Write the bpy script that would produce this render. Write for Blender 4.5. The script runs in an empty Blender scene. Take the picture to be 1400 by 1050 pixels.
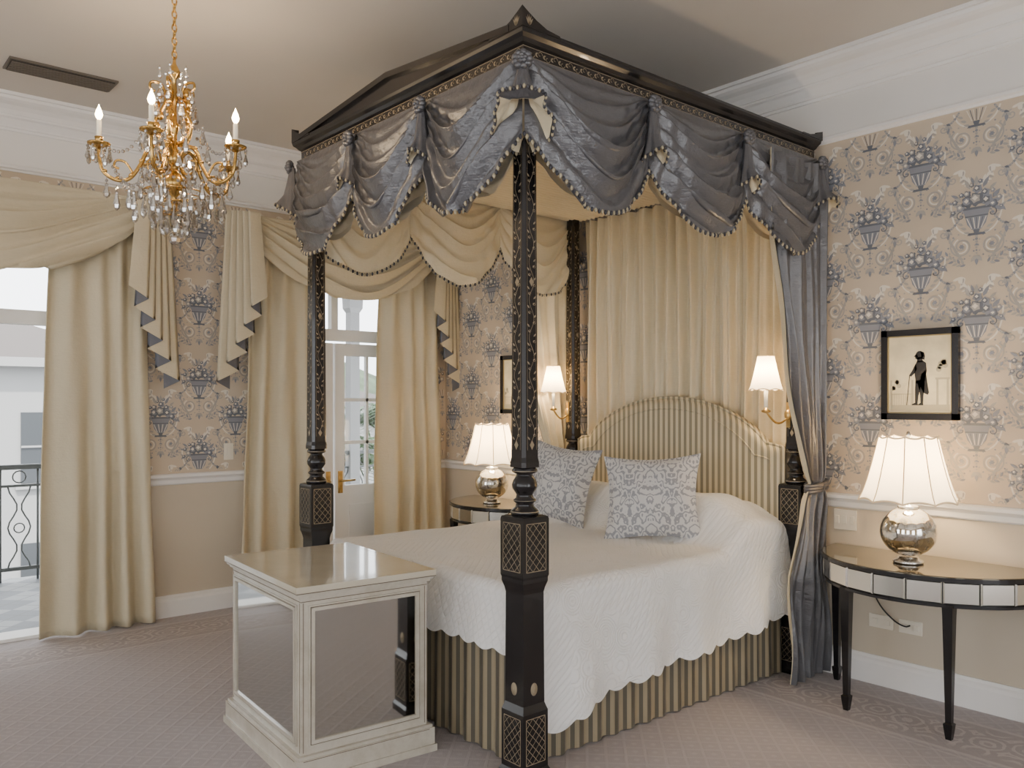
import bpy, math, random
from math import sin, cos, pi, sqrt, atan2
from mathutils import Matrix, Vector
random.seed(4)
scene = bpy.context.scene
COL = scene.collection

# ------------------------------------------------------------------ mesh builder
class MB:
    def __init__(s):
        s.v=[]; s.f=[]; s.m=[]; s.s=[]
    def add(s, vs, fs, m=0, sm=False):
        o=len(s.v); s.v.extend([tuple(p) for p in vs])
        for f in fs:
            s.f.append(tuple(i+o for i in f)); s.m.append(m); s.s.append(sm)
    def box(s, x0,x1,y0,y1,z0,z1, m=0, M=None):
        vs=[(x,y,z) for x in (x0,x1) for y in (y0,y1) for z in (z0,z1)]
        if M is not None: vs=[tuple(M@Vector(p)) for p in vs]
        s.add(vs,[(0,1,3,2),(4,6,7,5),(0,4,5,1),(2,3,7,6),(0,2,6,4),(1,5,7,3)],m)
    def grid(s, fn, nu, nv, m=0, sm=True, mfn=None):
        vs=[]
        for i in range(nu+1):
            for j in range(nv+1):
                vs.append(fn(i/nu, j/nv))
        o=len(s.v); s.v.extend([tuple(p) for p in vs])
        for i in range(nu):
            mm=mfn((i+.5)/nu) if mfn else m
            for j in range(nv):
                a=i*(nv+1)+j+o; b=a+nv+1
                s.f.append((a,b,b+1,a+1)); s.m.append(mm); s.s.append(sm)
        return vs
    def lathe(s, prof, c, n=24, m=0, sm=True, cap=True, ph=0):
        vs=[]; fs=[]
        k=len(prof)
        for r,z in prof:
            for i in range(n):
                a=2*pi*i/n+ph
                vs.append((c[0]+r*cos(a),c[1]+r*sin(a),c[2]+z))
        for j in range(k-1):
            for i in range(n):
                i2=(i+1)%n
                fs.append((j*n+i,j*n+i2,(j+1)*n+i2,(j+1)*n+i))
        if cap:
            fs.append(tuple(range(n-1,-1,-1))); fs.append(tuple((k-1)*n+i for i in range(n)))
        s.add(vs,fs,m,sm)
    def sqlathe(s, prof, c, m=0):
        vs=[]; fs=[]
        for r,z in prof:
            for a,b in ((-1,-1),(1,-1),(1,1),(-1,1)):
                vs.append((c[0]+a*r,c[1]+b*r,c[2]+z))
        k=len(prof)
        for j in range(k-1):
            for i in range(4):
                i2=(i+1)%4
                fs.append((j*4+i,j*4+i2,(j+1)*4+i2,(j+1)*4+i))
        fs.append((3,2,1,0)); fs.append(tuple((k-1)*4+i for i in range(4)))
        s.add(vs,fs,m,False)
    def sph(s, c, r, m=0, nu=10, nv=6, sm=True):
        if not hasattr(r,'__len__'): r=(r,r,r)
        vs=[(c[0],c[1],c[2]-r[2])]
        for j in range(1,nv):
            t=-pi/2+pi*j/nv
            for i in range(nu):
                a=2*pi*i/nu
                vs.append((c[0]+r[0]*cos(t)*cos(a),c[1]+r[1]*cos(t)*sin(a),c[2]+r[2]*sin(t)))
        vs.append((c[0],c[1],c[2]+r[2]))
        fs=[]
        for i in range(nu):
            i2=(i+1)%nu
            fs.append((0,1+i2,1+i))
            for j in range(nv-2):
                fs.append((1+j*nu+i,1+j*nu+i2,1+(j+1)*nu+i2,1+(j+1)*nu+i))
            fs.append((1+(nv-2)*nu+i,1+(nv-2)*nu+i2,len(vs)-1))
        s.add(vs,fs,m,sm)
    def tube(s, pts, r, n=8, m=0, sm=True):
        pts=[Vector(p) for p in pts]; k=len(pts)
        vs=[]; fs=[]
        up=Vector((0,0,1))
        prev=None
        for i,p in enumerate(pts):
            t=(pts[min(i+1,k-1)]-pts[max(i-1,0)])
            if t.length<1e-9: t=Vector((0,0,1))
            t.normalize()
            if prev is None:
                ref=up if abs(t.z)<.9 else Vector((1,0,0))
                a=t.cross(ref).normalized()
            else:
                a=(prev-t*prev.dot(t))
                if a.length<1e-6: a=t.cross(up)
                a.normalize()
            prev=a
            b=t.cross(a)
            rr=r[i] if hasattr(r,'__len__') else r
            for q in range(n):
                w=2*pi*q/n
                vs.append(tuple(p+a*cos(w)*rr+b*sin(w)*rr))
        for j in range(k-1):
            for i in range(n):
                i2=(i+1)%n
                fs.append((j*n+i,j*n+i2,(j+1)*n+i2,(j+1)*n+i))
        fs.append(tuple(range(n-1,-1,-1))); fs.append(tuple((k-1)*n+i for i in range(n)))
        s.add(vs,fs,m,sm)
    def obj(s, name, mats, parent=None, origin=None, bevel=0, solid=0, matrix=None, fixn=True):
        me=bpy.data.meshes.new(name)
        o3=origin or (0,0,0)
        me.from_pydata([(x-o3[0],y-o3[1],z-o3[2]) for x,y,z in s.v],[],s.f)
        for mt in mats: me.materials.append(mt)
        me.polygons.foreach_set('material_index',s.m)
        me.polygons.foreach_set('use_smooth',s.s)
        me.update()
        if fixn:
            import bmesh
            bm=bmesh.new(); bm.from_mesh(me)
            bmesh.ops.recalc_face_normals(bm,faces=bm.faces); bm.to_mesh(me); bm.free()
        ob=bpy.data.objects.new(name,me); COL.objects.link(ob)
        ob.location=o3
        if matrix is not None: ob.matrix_world=matrix
        if bevel:
            b=ob.modifiers.new('b','BEVEL'); b.width=bevel; b.segments=2; b.limit_method='ANGLE'; b.angle_limit=math.radians(50)
        if solid:
            d=ob.modifiers.new('s','SOLIDIFY'); d.thickness=solid; d.offset=0
        if parent is not None:
            ob.parent=parent
            ob.matrix_parent_inverse=Matrix.Translation(-Vector(parent.location))
        return ob

def empty(name, loc):
    e=bpy.data.objects.new(name,None); COL.objects.link(e); e.location=loc; e.empty_display_size=.1
    return e

# ------------------------------------------------------------------ node helpers
def newmat(name):
    m=bpy.data.materials.new(name); m.use_nodes=True
    nt=m.node_tree; b=nt.nodes['Principled BSDF']
    return m,nt,b
def setin(nt,sock,v):
    if v is None: return
    if isinstance(v,bpy.types.NodeSocket): nt.links.new(v,sock)
    else: sock.default_value=v
def mth(nt,op,a,b=None,c=None):
    n=nt.nodes.new('ShaderNodeMath'); n.operation=op
    setin(nt,n.inputs[0],a)
    if b is not None: setin(nt,n.inputs[1],b)
    if c is not None: setin(nt,n.inputs[2],c)
    return n.outputs[0]
def pos(nt):
    g=nt.nodes.new('ShaderNodeNewGeometry'); s=nt.nodes.new('ShaderNodeSeparateXYZ')
    nt.links.new(g.outputs['Position'],s.inputs[0]); return s.outputs[0],s.outputs[1],s.outputs[2],g.outputs['Position']
def objc(nt):
    g=nt.nodes.new('ShaderNodeTexCoord'); s=nt.nodes.new('ShaderNodeSeparateXYZ')
    nt.links.new(g.outputs['Object'],s.inputs[0]); return s.outputs[0],s.outputs[1],s.outputs[2],g.outputs['Object']
def noise(nt,vec,scale,detail=3,rough=.5):
    n=nt.nodes.new('ShaderNodeTexNoise'); n.inputs['Scale'].default_value=scale
    n.inputs['Detail'].default_value=detail; n.inputs['Roughness'].default_value=rough
    if vec is not None: nt.links.new(vec,n.inputs['Vector'])
    return n.outputs['Fac']
def comb(nt,x,y,z):
    n=nt.nodes.new('ShaderNodeCombineXYZ')
    setin(nt,n.inputs[0],x); setin(nt,n.inputs[1],y); setin(nt,n.inputs[2],z); return n.outputs[0]
def mix(nt,f,a,b):
    n=nt.nodes.new('ShaderNodeMix'); n.data_type='RGBA'
    setin(nt,n.inputs[0],f)
    setin(nt,n.inputs[6],a if isinstance(a,bpy.types.NodeSocket) else (*a,1))
    setin(nt,n.inputs[7],b if isinstance(b,bpy.types.NodeSocket) else (*b,1))
    return n.outputs[2]
def ramp(nt,f,lo,hi):
    n=nt.nodes.new('ShaderNodeMapRange'); n.interpolation_type='SMOOTHSTEP'
    setin(nt,n.inputs[0],f); n.inputs[1].default_value=lo; n.inputs[2].default_value=hi
    return n.outputs[0]
def bump(nt,b,h,strength=.3,dist=.01):
    n=nt.nodes.new('ShaderNodeBump'); n.inputs['Strength'].default_value=strength; n.inputs['Distance'].default_value=dist
    nt.links.new(h,n.inputs['Height']); nt.links.new(n.outputs[0],b.inputs['Normal'])
def simple(name,col,rough=.5,metal=0,spec=.5,var=.0,vs=6,bs=None,bstr=.2,bd=.005,sheen=0,emit=None,es=0,coat=0):
    m,nt,b=newmat(name)
    b.inputs['Base Color'].default_value=(*col,1); b.inputs['Roughness'].default_value=rough
    b.inputs['Metallic'].default_value=metal; b.inputs['Specular IOR Level'].default_value=spec
    b.inputs['Sheen Weight'].default_value=sheen; b.inputs['Coat Weight'].default_value=coat
    x,y,z,p=pos(nt)
    if var:
        f=noise(nt,p,vs,4)
        b_=tuple(c*(1-var) for c in col); c_=tuple(min(1,c*(1+var)) for c in col)
        nt.links.new(mix(nt,ramp(nt,f,.3,.7),b_,c_),b.inputs['Base Color'])
    if bs: bump(nt,b,noise(nt,p,bs,3),bstr,bd)
    if emit: b.inputs['Emission Color'].default_value=(*emit,1); b.inputs['Emission Strength'].default_value=es
    return m

# materials
M_wp   = simple('wallpaper_ground',(.585,.485,.365),.7,var=.04,vs=3)
M_wpd  = simple('wallpaper_ink_dark',(.14,.15,.175),.7)
M_wpm  = simple('wallpaper_ink_mid',(.25,.26,.29),.7)
M_wpl  = simple('wallpaper_ink_light',(.76,.70,.60),.7)
M_wpg  = simple('wallpaper_ink_grey',(.40,.37,.335),.7)
M_dado = simple('dado_paint',(.57,.495,.385),.6,var=.03,vs=2)
M_white= simple('white_paint',(.82,.80,.77),.45,var=.02,vs=3)
M_frz  = simple('frieze_paint',(.79,.765,.72),.6,var=.02,vs=2)
M_ceil = simple('ceiling_paint',(.63,.585,.525),.8,var=.02,vs=1.5)
M_blk  = simple('ebonised_wood',(.008,.007,.008),.25,var=.3,vs=20,coat=.15)
M_gold = simple('gilt',(.60,.38,.12),.25,metal=1,var=.2,vs=30)
M_dgold= simple('gilt_line',(.30,.245,.165),.5,metal=.4)
M_brass= simple('aged_brass',(.55,.38,.15),.3,metal=1,var=.2,vs=30)
M_silver=simple('silver_metal',(.75,.73,.7),.2,metal=1)
M_rail = simple('railing_iron',(.10,.11,.11),.6)
M_skin = simple('candle_sleeve',(.85,.8,.68),.5,emit=(1,.8,.5),es=.25)
M_bulb = simple('bulb_glow',(1,.9,.7),.3,emit=(1,.70,.35),es=45)
M_socket=simple('socket_plastic',(.78,.72,.6),.35)
M_dark = simple('dark_void',(.03,.028,.025),.7)
M_vent = simple('vent_metal',(.12,.105,.085),.5)

def silk(name,col,rough=.38,var=.12,sheen=.3,spec=.6,wr=.25):
    m,nt,b=newmat(name)
    x,y,z,p=pos(nt)
    v=comb(nt,mth(nt,'MULTIPLY',x,6),mth(nt,'MULTIPLY',y,6),mth(nt,'MULTIPLY',z,60))
    f=noise(nt,v,3,3)
    g=noise(nt,p,3,3)
    a=tuple(c*(1-var) for c in col); c_=tuple(min(1,c*(1+var)) for c in col)
    nt.links.new(mix(nt,mth(nt,'ADD',mth(nt,'MULTIPLY',f,.5),mth(nt,'MULTIPLY',g,.5)),a,c_),b.inputs['Base Color'])
    b.inputs['Roughness'].default_value=rough; b.inputs['Sheen Weight'].default_value=sheen
    b.inputs['Specular IOR Level'].default_value=spec
    h=noise(nt,p,16,4,.6)
    bump(nt,b,mth(nt,'ADD',h,mth(nt,'MULTIPLY',f,.15)),wr,.02)
    return m
M_grey = silk('grey_silk',(.078,.078,.086),.30,spec=1.0,sheen=.0,wr=.4)
M_greyD= silk('grey_lining',(.10,.105,.125),.5,sheen=.05)
M_cream= silk('cream_silk',(.69,.59,.395),.45,spec=.4,wr=.3)
M_drape= silk('drape_linen',(.585,.515,.365),.6,spec=.25,sheen=.08,wr=.3)
M_trimL= simple('trim_bead_light',(.42,.36,.24),.5)
M_trimD= simple('trim_bead_dark',(.04,.04,.05),.5)

def stripemat(name,period,a,b2,rough=.6,duty=.5):
    m,nt,b=newmat(name)
    x,y,z,p=pos(nt)
    s=mth(nt,'ADD',x,y)
    fr=mth(nt,'FRACT',mth(nt,'DIVIDE',s,period))
    t=mth(nt,'ABSOLUTE',mth(nt,'SUBTRACT',fr,.5))
    f=ramp(nt,t,duty*.5-.03,duty*.5+.03)
    t2=mth(nt,'SUBTRACT',1,ramp(nt,mth(nt,'ABSOLUTE',mth(nt,'SUBTRACT',t,.40)),.015,.04))
    c=mix(nt,f,b2,a)
    c=mix(nt,mth(nt,'MULTIPLY',t2,.35),c,b2)
    nt.links.new(c,b.inputs['Base Color']); b.inputs['Roughness'].default_value=rough
    b.inputs['Sheen Weight'].default_value=.1
    bump(nt,b,noise(nt,p,200,2),.15,.002)
    return m
M_hb   = stripemat('headboard_stripe',.042,(.64,.55,.37),(.25,.215,.14),.5)
M_skirt= stripemat('skirt_stripe',.056,(.32,.26,.165),(.095,.082,.056),.6)

def quilt():
    m,nt,b=newmat('white_quilt')
    x,y,z,p=pos(nt)
    b.inputs['Roughness'].default_value=.8; b.inputs['Sheen Weight'].default_value=.1
    g=noise(nt,p,2.5,3)
    xx=mth(nt,'SUBTRACT',x,mth(nt,'MULTIPLY',z,.3))
    a=mth(nt,'ABSOLUTE',mth(nt,'SINE',mth(nt,'MULTIPLY',mth(nt,'ADD',mth(nt,'SUBTRACT',xx,z),y),74)))
    c=mth(nt,'ABSOLUTE',mth(nt,'SINE',mth(nt,'MULTIPLY',mth(nt,'SUBTRACT',mth(nt,'ADD',xx,z),y),74)))
    vo=nt.nodes.new('ShaderNodeTexVoronoi'); vo.inputs['Scale'].default_value=11; nt.links.new(p,vo.inputs['Vector'])
    rings=mth(nt,'ABSOLUTE',mth(nt,'SINE',mth(nt,'MULTIPLY',vo.outputs['Distance'],24)))
    big=ramp(nt,noise(nt,p,2.4,1),.49,.51)
    h=mth(nt,'ADD',mth(nt,'MULTIPLY',mth(nt,'MINIMUM',a,c),mth(nt,'SUBTRACT',1,big)),mth(nt,'MULTIPLY',rings,big))
    h=mth(nt,'POWER',h,.5)
    base=mix(nt,g,(.77,.765,.75),(.86,.855,.84))
    seam=mth(nt,'SUBTRACT',1,ramp(nt,h,.15,.55))
    nt.links.new(mix(nt,mth(nt,'MULTIPLY',seam,.12),base,(.56,.54,.51)),b.inputs['Base Color'])
    bump(nt,b,h,.6,.006)
    return m
M_quilt=quilt()

def carpet():
    m,nt,b=newmat('patterned_carpet')
    x,y,z,p=pos(nt)
    b.inputs['Roughness'].default_value=.95; b.inputs['Sheen Weight'].default_value=.2; b.inputs['Specular IOR Level'].default_value=.1
    def dia(k):
        u=mth(nt,'MULTIPLY',mth(nt,'ADD',x,y),k); v=mth(nt,'MULTIPLY',mth(nt,'SUBTRACT',x,y),k)
        a=mth(nt,'ABSOLUTE',mth(nt,'SUBTRACT',mth(nt,'FRACT',u),.5)); c=mth(nt,'ABSOLUTE',mth(nt,'SUBTRACT',mth(nt,'FRACT',v),.5))
        return a,c
    a,c=dia(8.5)
    line=mth(nt,'SUBTRACT',1,ramp(nt,mth(nt,'MINIMUM',a,c),.04,.12))
    core=ramp(nt,mth(nt,'MULTIPLY',a,c),.14,.19)
    base=mix(nt,noise(nt,p,1.2,3),(.375,.335,.335),(.425,.385,.385))
    base=mix(nt,mth(nt,'MULTIPLY',line,.28),base,(.56,.52,.515))
    base=mix(nt,mth(nt,'MULTIPLY',core,.35),base,(.54,.50,.495))
    d=mth(nt,'MINIMUM',mth(nt,'SUBTRACT',4.42,y),mth(nt,'ADD',x,6.06))
    def band(lo,hi,e=.006):
        return mth(nt,'MULTIPLY',ramp(nt,d,lo-e,lo+e),mth(nt,'SUBTRACT',1,ramp(nt,d,hi-e,hi+e)))
    l1=mth(nt,'ADD',mth(nt,'ADD',band(.20,.225),band(.60,.625)),band(.65,.66))
    inner=band(.225,.60)
    base=mix(nt,mth(nt,'MULTIPLY',inner,.8),base,(.37,.32,.305))
    vo=nt.nodes.new('ShaderNodeTexVoronoi'); vo.inputs['Scale'].default_value=6; vo.inputs['Randomness'].default_value=.35; nt.links.new(p,vo.inputs['Vector'])
    fl=ramp(nt,mth(nt,'SINE',mth(nt,'ADD',mth(nt,'MULTIPLY',vo.outputs['Distance'],28),mth(nt,'MULTIPLY',noise(nt,p,22,2),5))),.3,.6)
    base=mix(nt,mth(nt,'MULTIPLY',mth(nt,'MULTIPLY',fl,band(.27,.55,.03)),.6),base,(.62,.56,.53))
    base=mix(nt,mth(nt,'MULTIPLY',l1,.6),base,(.58,.53,.50))
    fz=noise(nt,p,260,2)
    base=mix(nt,mth(nt,'MULTIPLY',fz,.3),base,(.26,.23,.23))
    nt.links.new(base,b.inputs['Base Color'])
    bump(nt,b,mth(nt,'ADD',fz,mth(nt,'MULTIPLY',line,.5)),.5,.006)
    return m
M_carpet=carpet()

def tiles():
    m,nt,b=newmat('balcony_tiles')
    x,y,z,p=pos(nt)
    a=mth(nt,'ABSOLUTE',mth(nt,'SUBTRACT',mth(nt,'FRACT',mth(nt,'MULTIPLY',mth(nt,'ADD',x,y),2.4)),.5))
    c=mth(nt,'ABSOLUTE',mth(nt,'SUBTRACT',mth(nt,'FRACT',mth(nt,'MULTIPLY',mth(nt,'SUBTRACT',x,y),2.4)),.5))
    l=ramp(nt,mth(nt,'MINIMUM',a,c),.01,.025)
    ck=nt.nodes.new('ShaderNodeTexChecker'); ck.inputs['Scale'].default_value=1
    nt.links.new(comb(nt,mth(nt,'MULTIPLY',mth(nt,'ADD',x,y),2.4),mth(nt,'MULTIPLY',mth(nt,'SUBTRACT',x,y),2.4),.5),ck.inputs['Vector'])
    c2=mix(nt,ck.outputs['Fac'],(.09,.10,.11),(.22,.23,.23))
    nt.links.new(mix(nt,l,(.06,.06,.06),c2),b.inputs['Base Color']); b.inputs['Roughness'].default_value=.5
    return m
M_tiles=tiles()

def mirror(name,col=(.78,.78,.76),rough=.03,mottled=0.):
    m,nt,b=newmat(name)
    x,y,z,p=pos(nt)
    b.inputs['Metallic'].default_value=1; b.inputs['Base Color'].default_value=(*col,1); b.inputs['Roughness'].default_value=rough
    if mottled:
        f=noise(nt,p,25,5,.7)
        nt.links.new(mix(nt,ramp(nt,f,.45,.62),col,tuple(c*.55 for c in col)),b.inputs['Base Color'])
        nt.links.new(mth(nt,'MULTIPLY',ramp(nt,f,.4,.7),mottled),b.inputs['Roughness'])
    return m
M_mirror=mirror('antiqued_mirror',(.64,.64,.62),.05)
M_merc =mirror('mercury_glass',(.88,.84,.76),.1,.35)
M_apron=mirror('mirror_tile',(.74,.72,.66),.2)
M_tabtop=simple('dark_glass_top',(.22,.19,.135),.06,metal=.7,spec=1)
def chestpaint():
    m,nt,b=newmat('antique_cream_lacquer')
    x,y,z,p=pos(nt)
    f=noise(nt,p,9,5,.7)
    nt.links.new(mix(nt,ramp(nt,f,.35,.75),(.55,.51,.43),(.43,.385,.305)),b.inputs['Base Color'])
    b.inputs['Roughness'].default_value=.3; b.inputs['Coat Weight'].default_value=.25
    return m
M_chest=chestpaint()
M_chestline=simple('antique_glaze_line',(.15,.115,.08),.5)
M_chesttop=simple('lacquered_top',(.58,.53,.42),.12,spec=.7,coat=.6,var=.05,vs=5)

def shade():
    m,nt,b=newmat('lampshade_silk')
    for n in list(nt.nodes):
        if n.type!='OUTPUT_MATERIAL': nt.nodes.remove(n)
    out=[n for n in nt.nodes if n.type=='OUTPUT_MATERIAL'][0]
    d=nt.nodes.new('ShaderNodeBsdfDiffuse'); d.inputs[0].default_value=(.85,.78,.64,1)
    t=nt.nodes.new('ShaderNodeBsdfTranslucent'); t.inputs[0].default_value=(.9,.76,.54,1)
    e=nt.nodes.new('ShaderNodeEmission'); e.inputs[0].default_value=(1,.82,.55,1); e.inputs[1].default_value=2.0
    a=nt.nodes.new('ShaderNodeMixShader'); a.inputs[0].default_value=.5
    nt.links.new(d.outputs[0],a.inputs[1]); nt.links.new(t.outputs[0],a.inputs[2])
    s=nt.nodes.new('ShaderNodeAddShader'); nt.links.new(a.outputs[0],s.inputs[0]); nt.links.new(e.outputs[0],s.inputs[1])
    nt.links.new(s.outputs[0],out.inputs[0])
    return m
M_shade=shade()
M_shadetrim=simple('shade_trim',(.66,.54,.36),.6,emit=(1,.70,.38),es=.35)

def glassy(name,tint=(1,1,1),w=.06,r=.05):
    m,nt,b=newmat(name)
    for n in list(nt.nodes):
        if n.type!='OUTPUT_MATERIAL': nt.nodes.remove(n)
    out=[n for n in nt.nodes if n.type=='OUTPUT_MATERIAL'][0]
    t=nt.nodes.new('ShaderNodeBsdfTransparent'); t.inputs[0].default_value=(*tint,1)
    g=nt.nodes.new('ShaderNodeBsdfGlossy'); g.inputs['Roughness'].default_value=r
    a=nt.nodes.new('ShaderNodeMixShader'); a.inputs[0].default_value=w
    nt.links.new(t.outputs[0],a.inputs[1]); nt.links.new(g.outputs[0],a.inputs[2]); nt.links.new(a.outputs[0],out.inputs[0])
    return m
M_pane=glassy('window_glass',(.97,.98,.98),.05)
M_crys=glassy('crystal',(.80,.77,.72),.5,.08)
M_paper=simple('aged_paper',(.62,.56,.39),.8,var=.1,vs=12)
M_ink=simple('silhouette_ink',(.012,.012,.014),.7)
M_sketch=simple('pencil_wash',(.38,.35,.26),.8)
M_mount=simple('frame_slip',(.35,.28,.14),.4,metal=.5)
M_wfacade=simple('white_render_wall',(.26,.262,.26),.8)
M_facwin=simple('facade_window',(.04,.045,.05),.3)
M_leaf=simple('palm_leaf',(.022,.055,.016),.6,var=.3,vs=8)
M_hill=simple('hillside_green',(.05,.075,.04),.9,var=.4,vs=.6)
M_ground=simple('street_ground',(.14,.14,.135),.9,var=.1,vs=.5)
M_roof=simple('slate_roof',(.07,.06,.055),.8)
M_ext=simple('balcony_white_paint',(.30,.30,.30),.6)

def damask():
    m,nt,b=newmat('damask_linen')
    x,y,z,p=objc(nt)
    k=4.3
    a=mth(nt,'ABSOLUTE',mth(nt,'SUBTRACT',mth(nt,'FRACT',mth(nt,'ADD',mth(nt,'MULTIPLY',x,k),.5)),.5))
    zz=mth(nt,'MULTIPLY',z,k*.8)
    v=comb(nt,a,zz,0.0)
    n1=noise(nt,v,4.2,1.0,.5)
    n2=noise(nt,v,13,2,.5)
    w=mth(nt,'SINE',mth(nt,'ADD',mth(nt,'MULTIPLY',n1,36),mth(nt,'MULTIPLY',n2,7)))
    f=ramp(nt,w,.05,.40)
    nt.links.new(mix(nt,mth(nt,'MULTIPLY',f,.8),(.56,.555,.54),(.21,.215,.245)),b.inputs['Base Color'])
    b.inputs['Roughness'].default_value=.8
    bump(nt,b,noise(nt,p,300,2),.2,.002)
    return m
M_damask=damask()

# ------------------------------------------------------------------ ROOM
XW,YW=-6.06,4.42
HC=3.39
XR,YB=3.6,-3.6
D0,D1=(.32,1.58),(2.74,4.00)
DT=2.70

mb=MB(); mb.box(XW-.2,XR+.2,YB-.2,YW+.2,-.12,0,0); mb.obj('floor',[M_carpet])
mb=MB(); mb.box(XW-.2,XR+.2,YB-.2,YW+.2,HC,HC+.15,0); mb.obj('ceiling',[M_ceil])
mb=MB()
ADDED_BW=[(-4.9,-3.3),(-2.1,-.5),(.7,2.3)]  # unseen windows, added to bring daylight onto the bed's foot side
xs=[XW-.2]+[v for w_ in ADDED_BW for v in w_]+[XR]
for i in range(0,len(xs),2):
    mb.box(xs[i],xs[i+1],YB-.2,YB,0,1.0,1); mb.box(xs[i],xs[i+1],YB-.2,YB,1.0,HC,0)
for a,b in ADDED_BW: mb.box(a,b,YB-.2,YB,2.75,HC,0)
mb.obj('wall_back',[M_wp,M_dado])
for i,(a,b) in enumerate(ADDED_BW):
    mb=MB()
    for q in (a+.03,(a+b)/2,b-.03): mb.box(q-.03,q+.03,YB-.14,YB-.06,0,2.75,0)
    for z in (.03,.9,2.0,2.72): mb.box(a,b,YB-.14,YB-.06,z-.03,z+.03,0)
    mb.obj('window_%d'%(i+3),[M_white])
mb=MB()
ADDED_RW=[(-2.9,-.7),(.7,2.9)]  # unseen windows, added to admit a limited share of daylight
ys=[YB-.2]+[v for w_ in ADDED_RW for v in w_]+[YW+.2]
for i in range(0,len(ys),2):
    mb.box(XR,XR+.2,ys[i],ys[i+1],0,1.0,1); mb.box(XR,XR+.2,ys[i],ys[i+1],1.0,HC,0)
for a,b in ADDED_RW: mb.box(XR,XR+.2,a,b,2.75,HC,0)
mb.obj('wall_right',[M_wp,M_dado])  # unseen wall, put in to cut flat daylight from the open side
for i,(a,b) in enumerate(ADDED_RW):
    mb=MB()
    for q in (a+.03,(a+b)/2,b-.03): mb.box(XR+.06,XR+.14,q-.03,q+.03,0,2.75,0)
    for z in (.03,.9,2.0,2.72): mb.box(XR+.06,XR+.14,a,b,z-.03,z+.03,0)
    mb.obj('window_%d'%(i+6),[M_white])

def circ(cx,cz,r,n=10,sc=0,k=5,ph=0):
    return [(cx+r*(1+sc*cos(k*2*pi*i/n+ph))*cos(2*pi*i/n), cz+r*(1+sc*cos(k*2*pi*i/n+ph))*sin(2*pi*i/n)) for i in range(n)]
def leaf(cx,cz,L,W,ang):
    pts=[(0,0),(L*.3,W*.5),(L*.65,W*.42),(L,0),(L*.65,-W*.42),(L*.3,-W*.5)]
    return [(cx+a*cos(ang)-b*sin(ang),cz+a*sin(ang)+b*cos(ang)) for a,b in pts]
def ribbon(pts,w):
    out=[];k=len(pts); L=[];R=[]
    for i,p in enumerate(pts):
        a=pts[max(i-1,0)];b=pts[min(i+1,k-1)]
        dx,dz=b[0]-a[0],b[1]-a[1]; l=math.hypot(dx,dz) or 1
        ww=w[i] if hasattr(w,'__len__') else w
        nx,nz=-dz/l*ww/2,dx/l*ww/2
        L.append((p[0]+nx,p[1]+nz)); R.append((p[0]-nx,p[1]-nz))
    for i in range(k-1): out.append([L[i],L[i+1],R[i+1],R[i]])
    return out
def spiral(cx,cz,r0,r1,a0,a1,n=18):
    return [(cx+(r0+(r1-r0)*i/n)*cos(a0+(a1-a0)*i/n),cz+(r0+(r1-r0)*i/n)*sin(a0+(a1-a0)*i/n)) for i in range(n+1)]
D,Mi,Li,Gr=0,1,2,3
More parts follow.
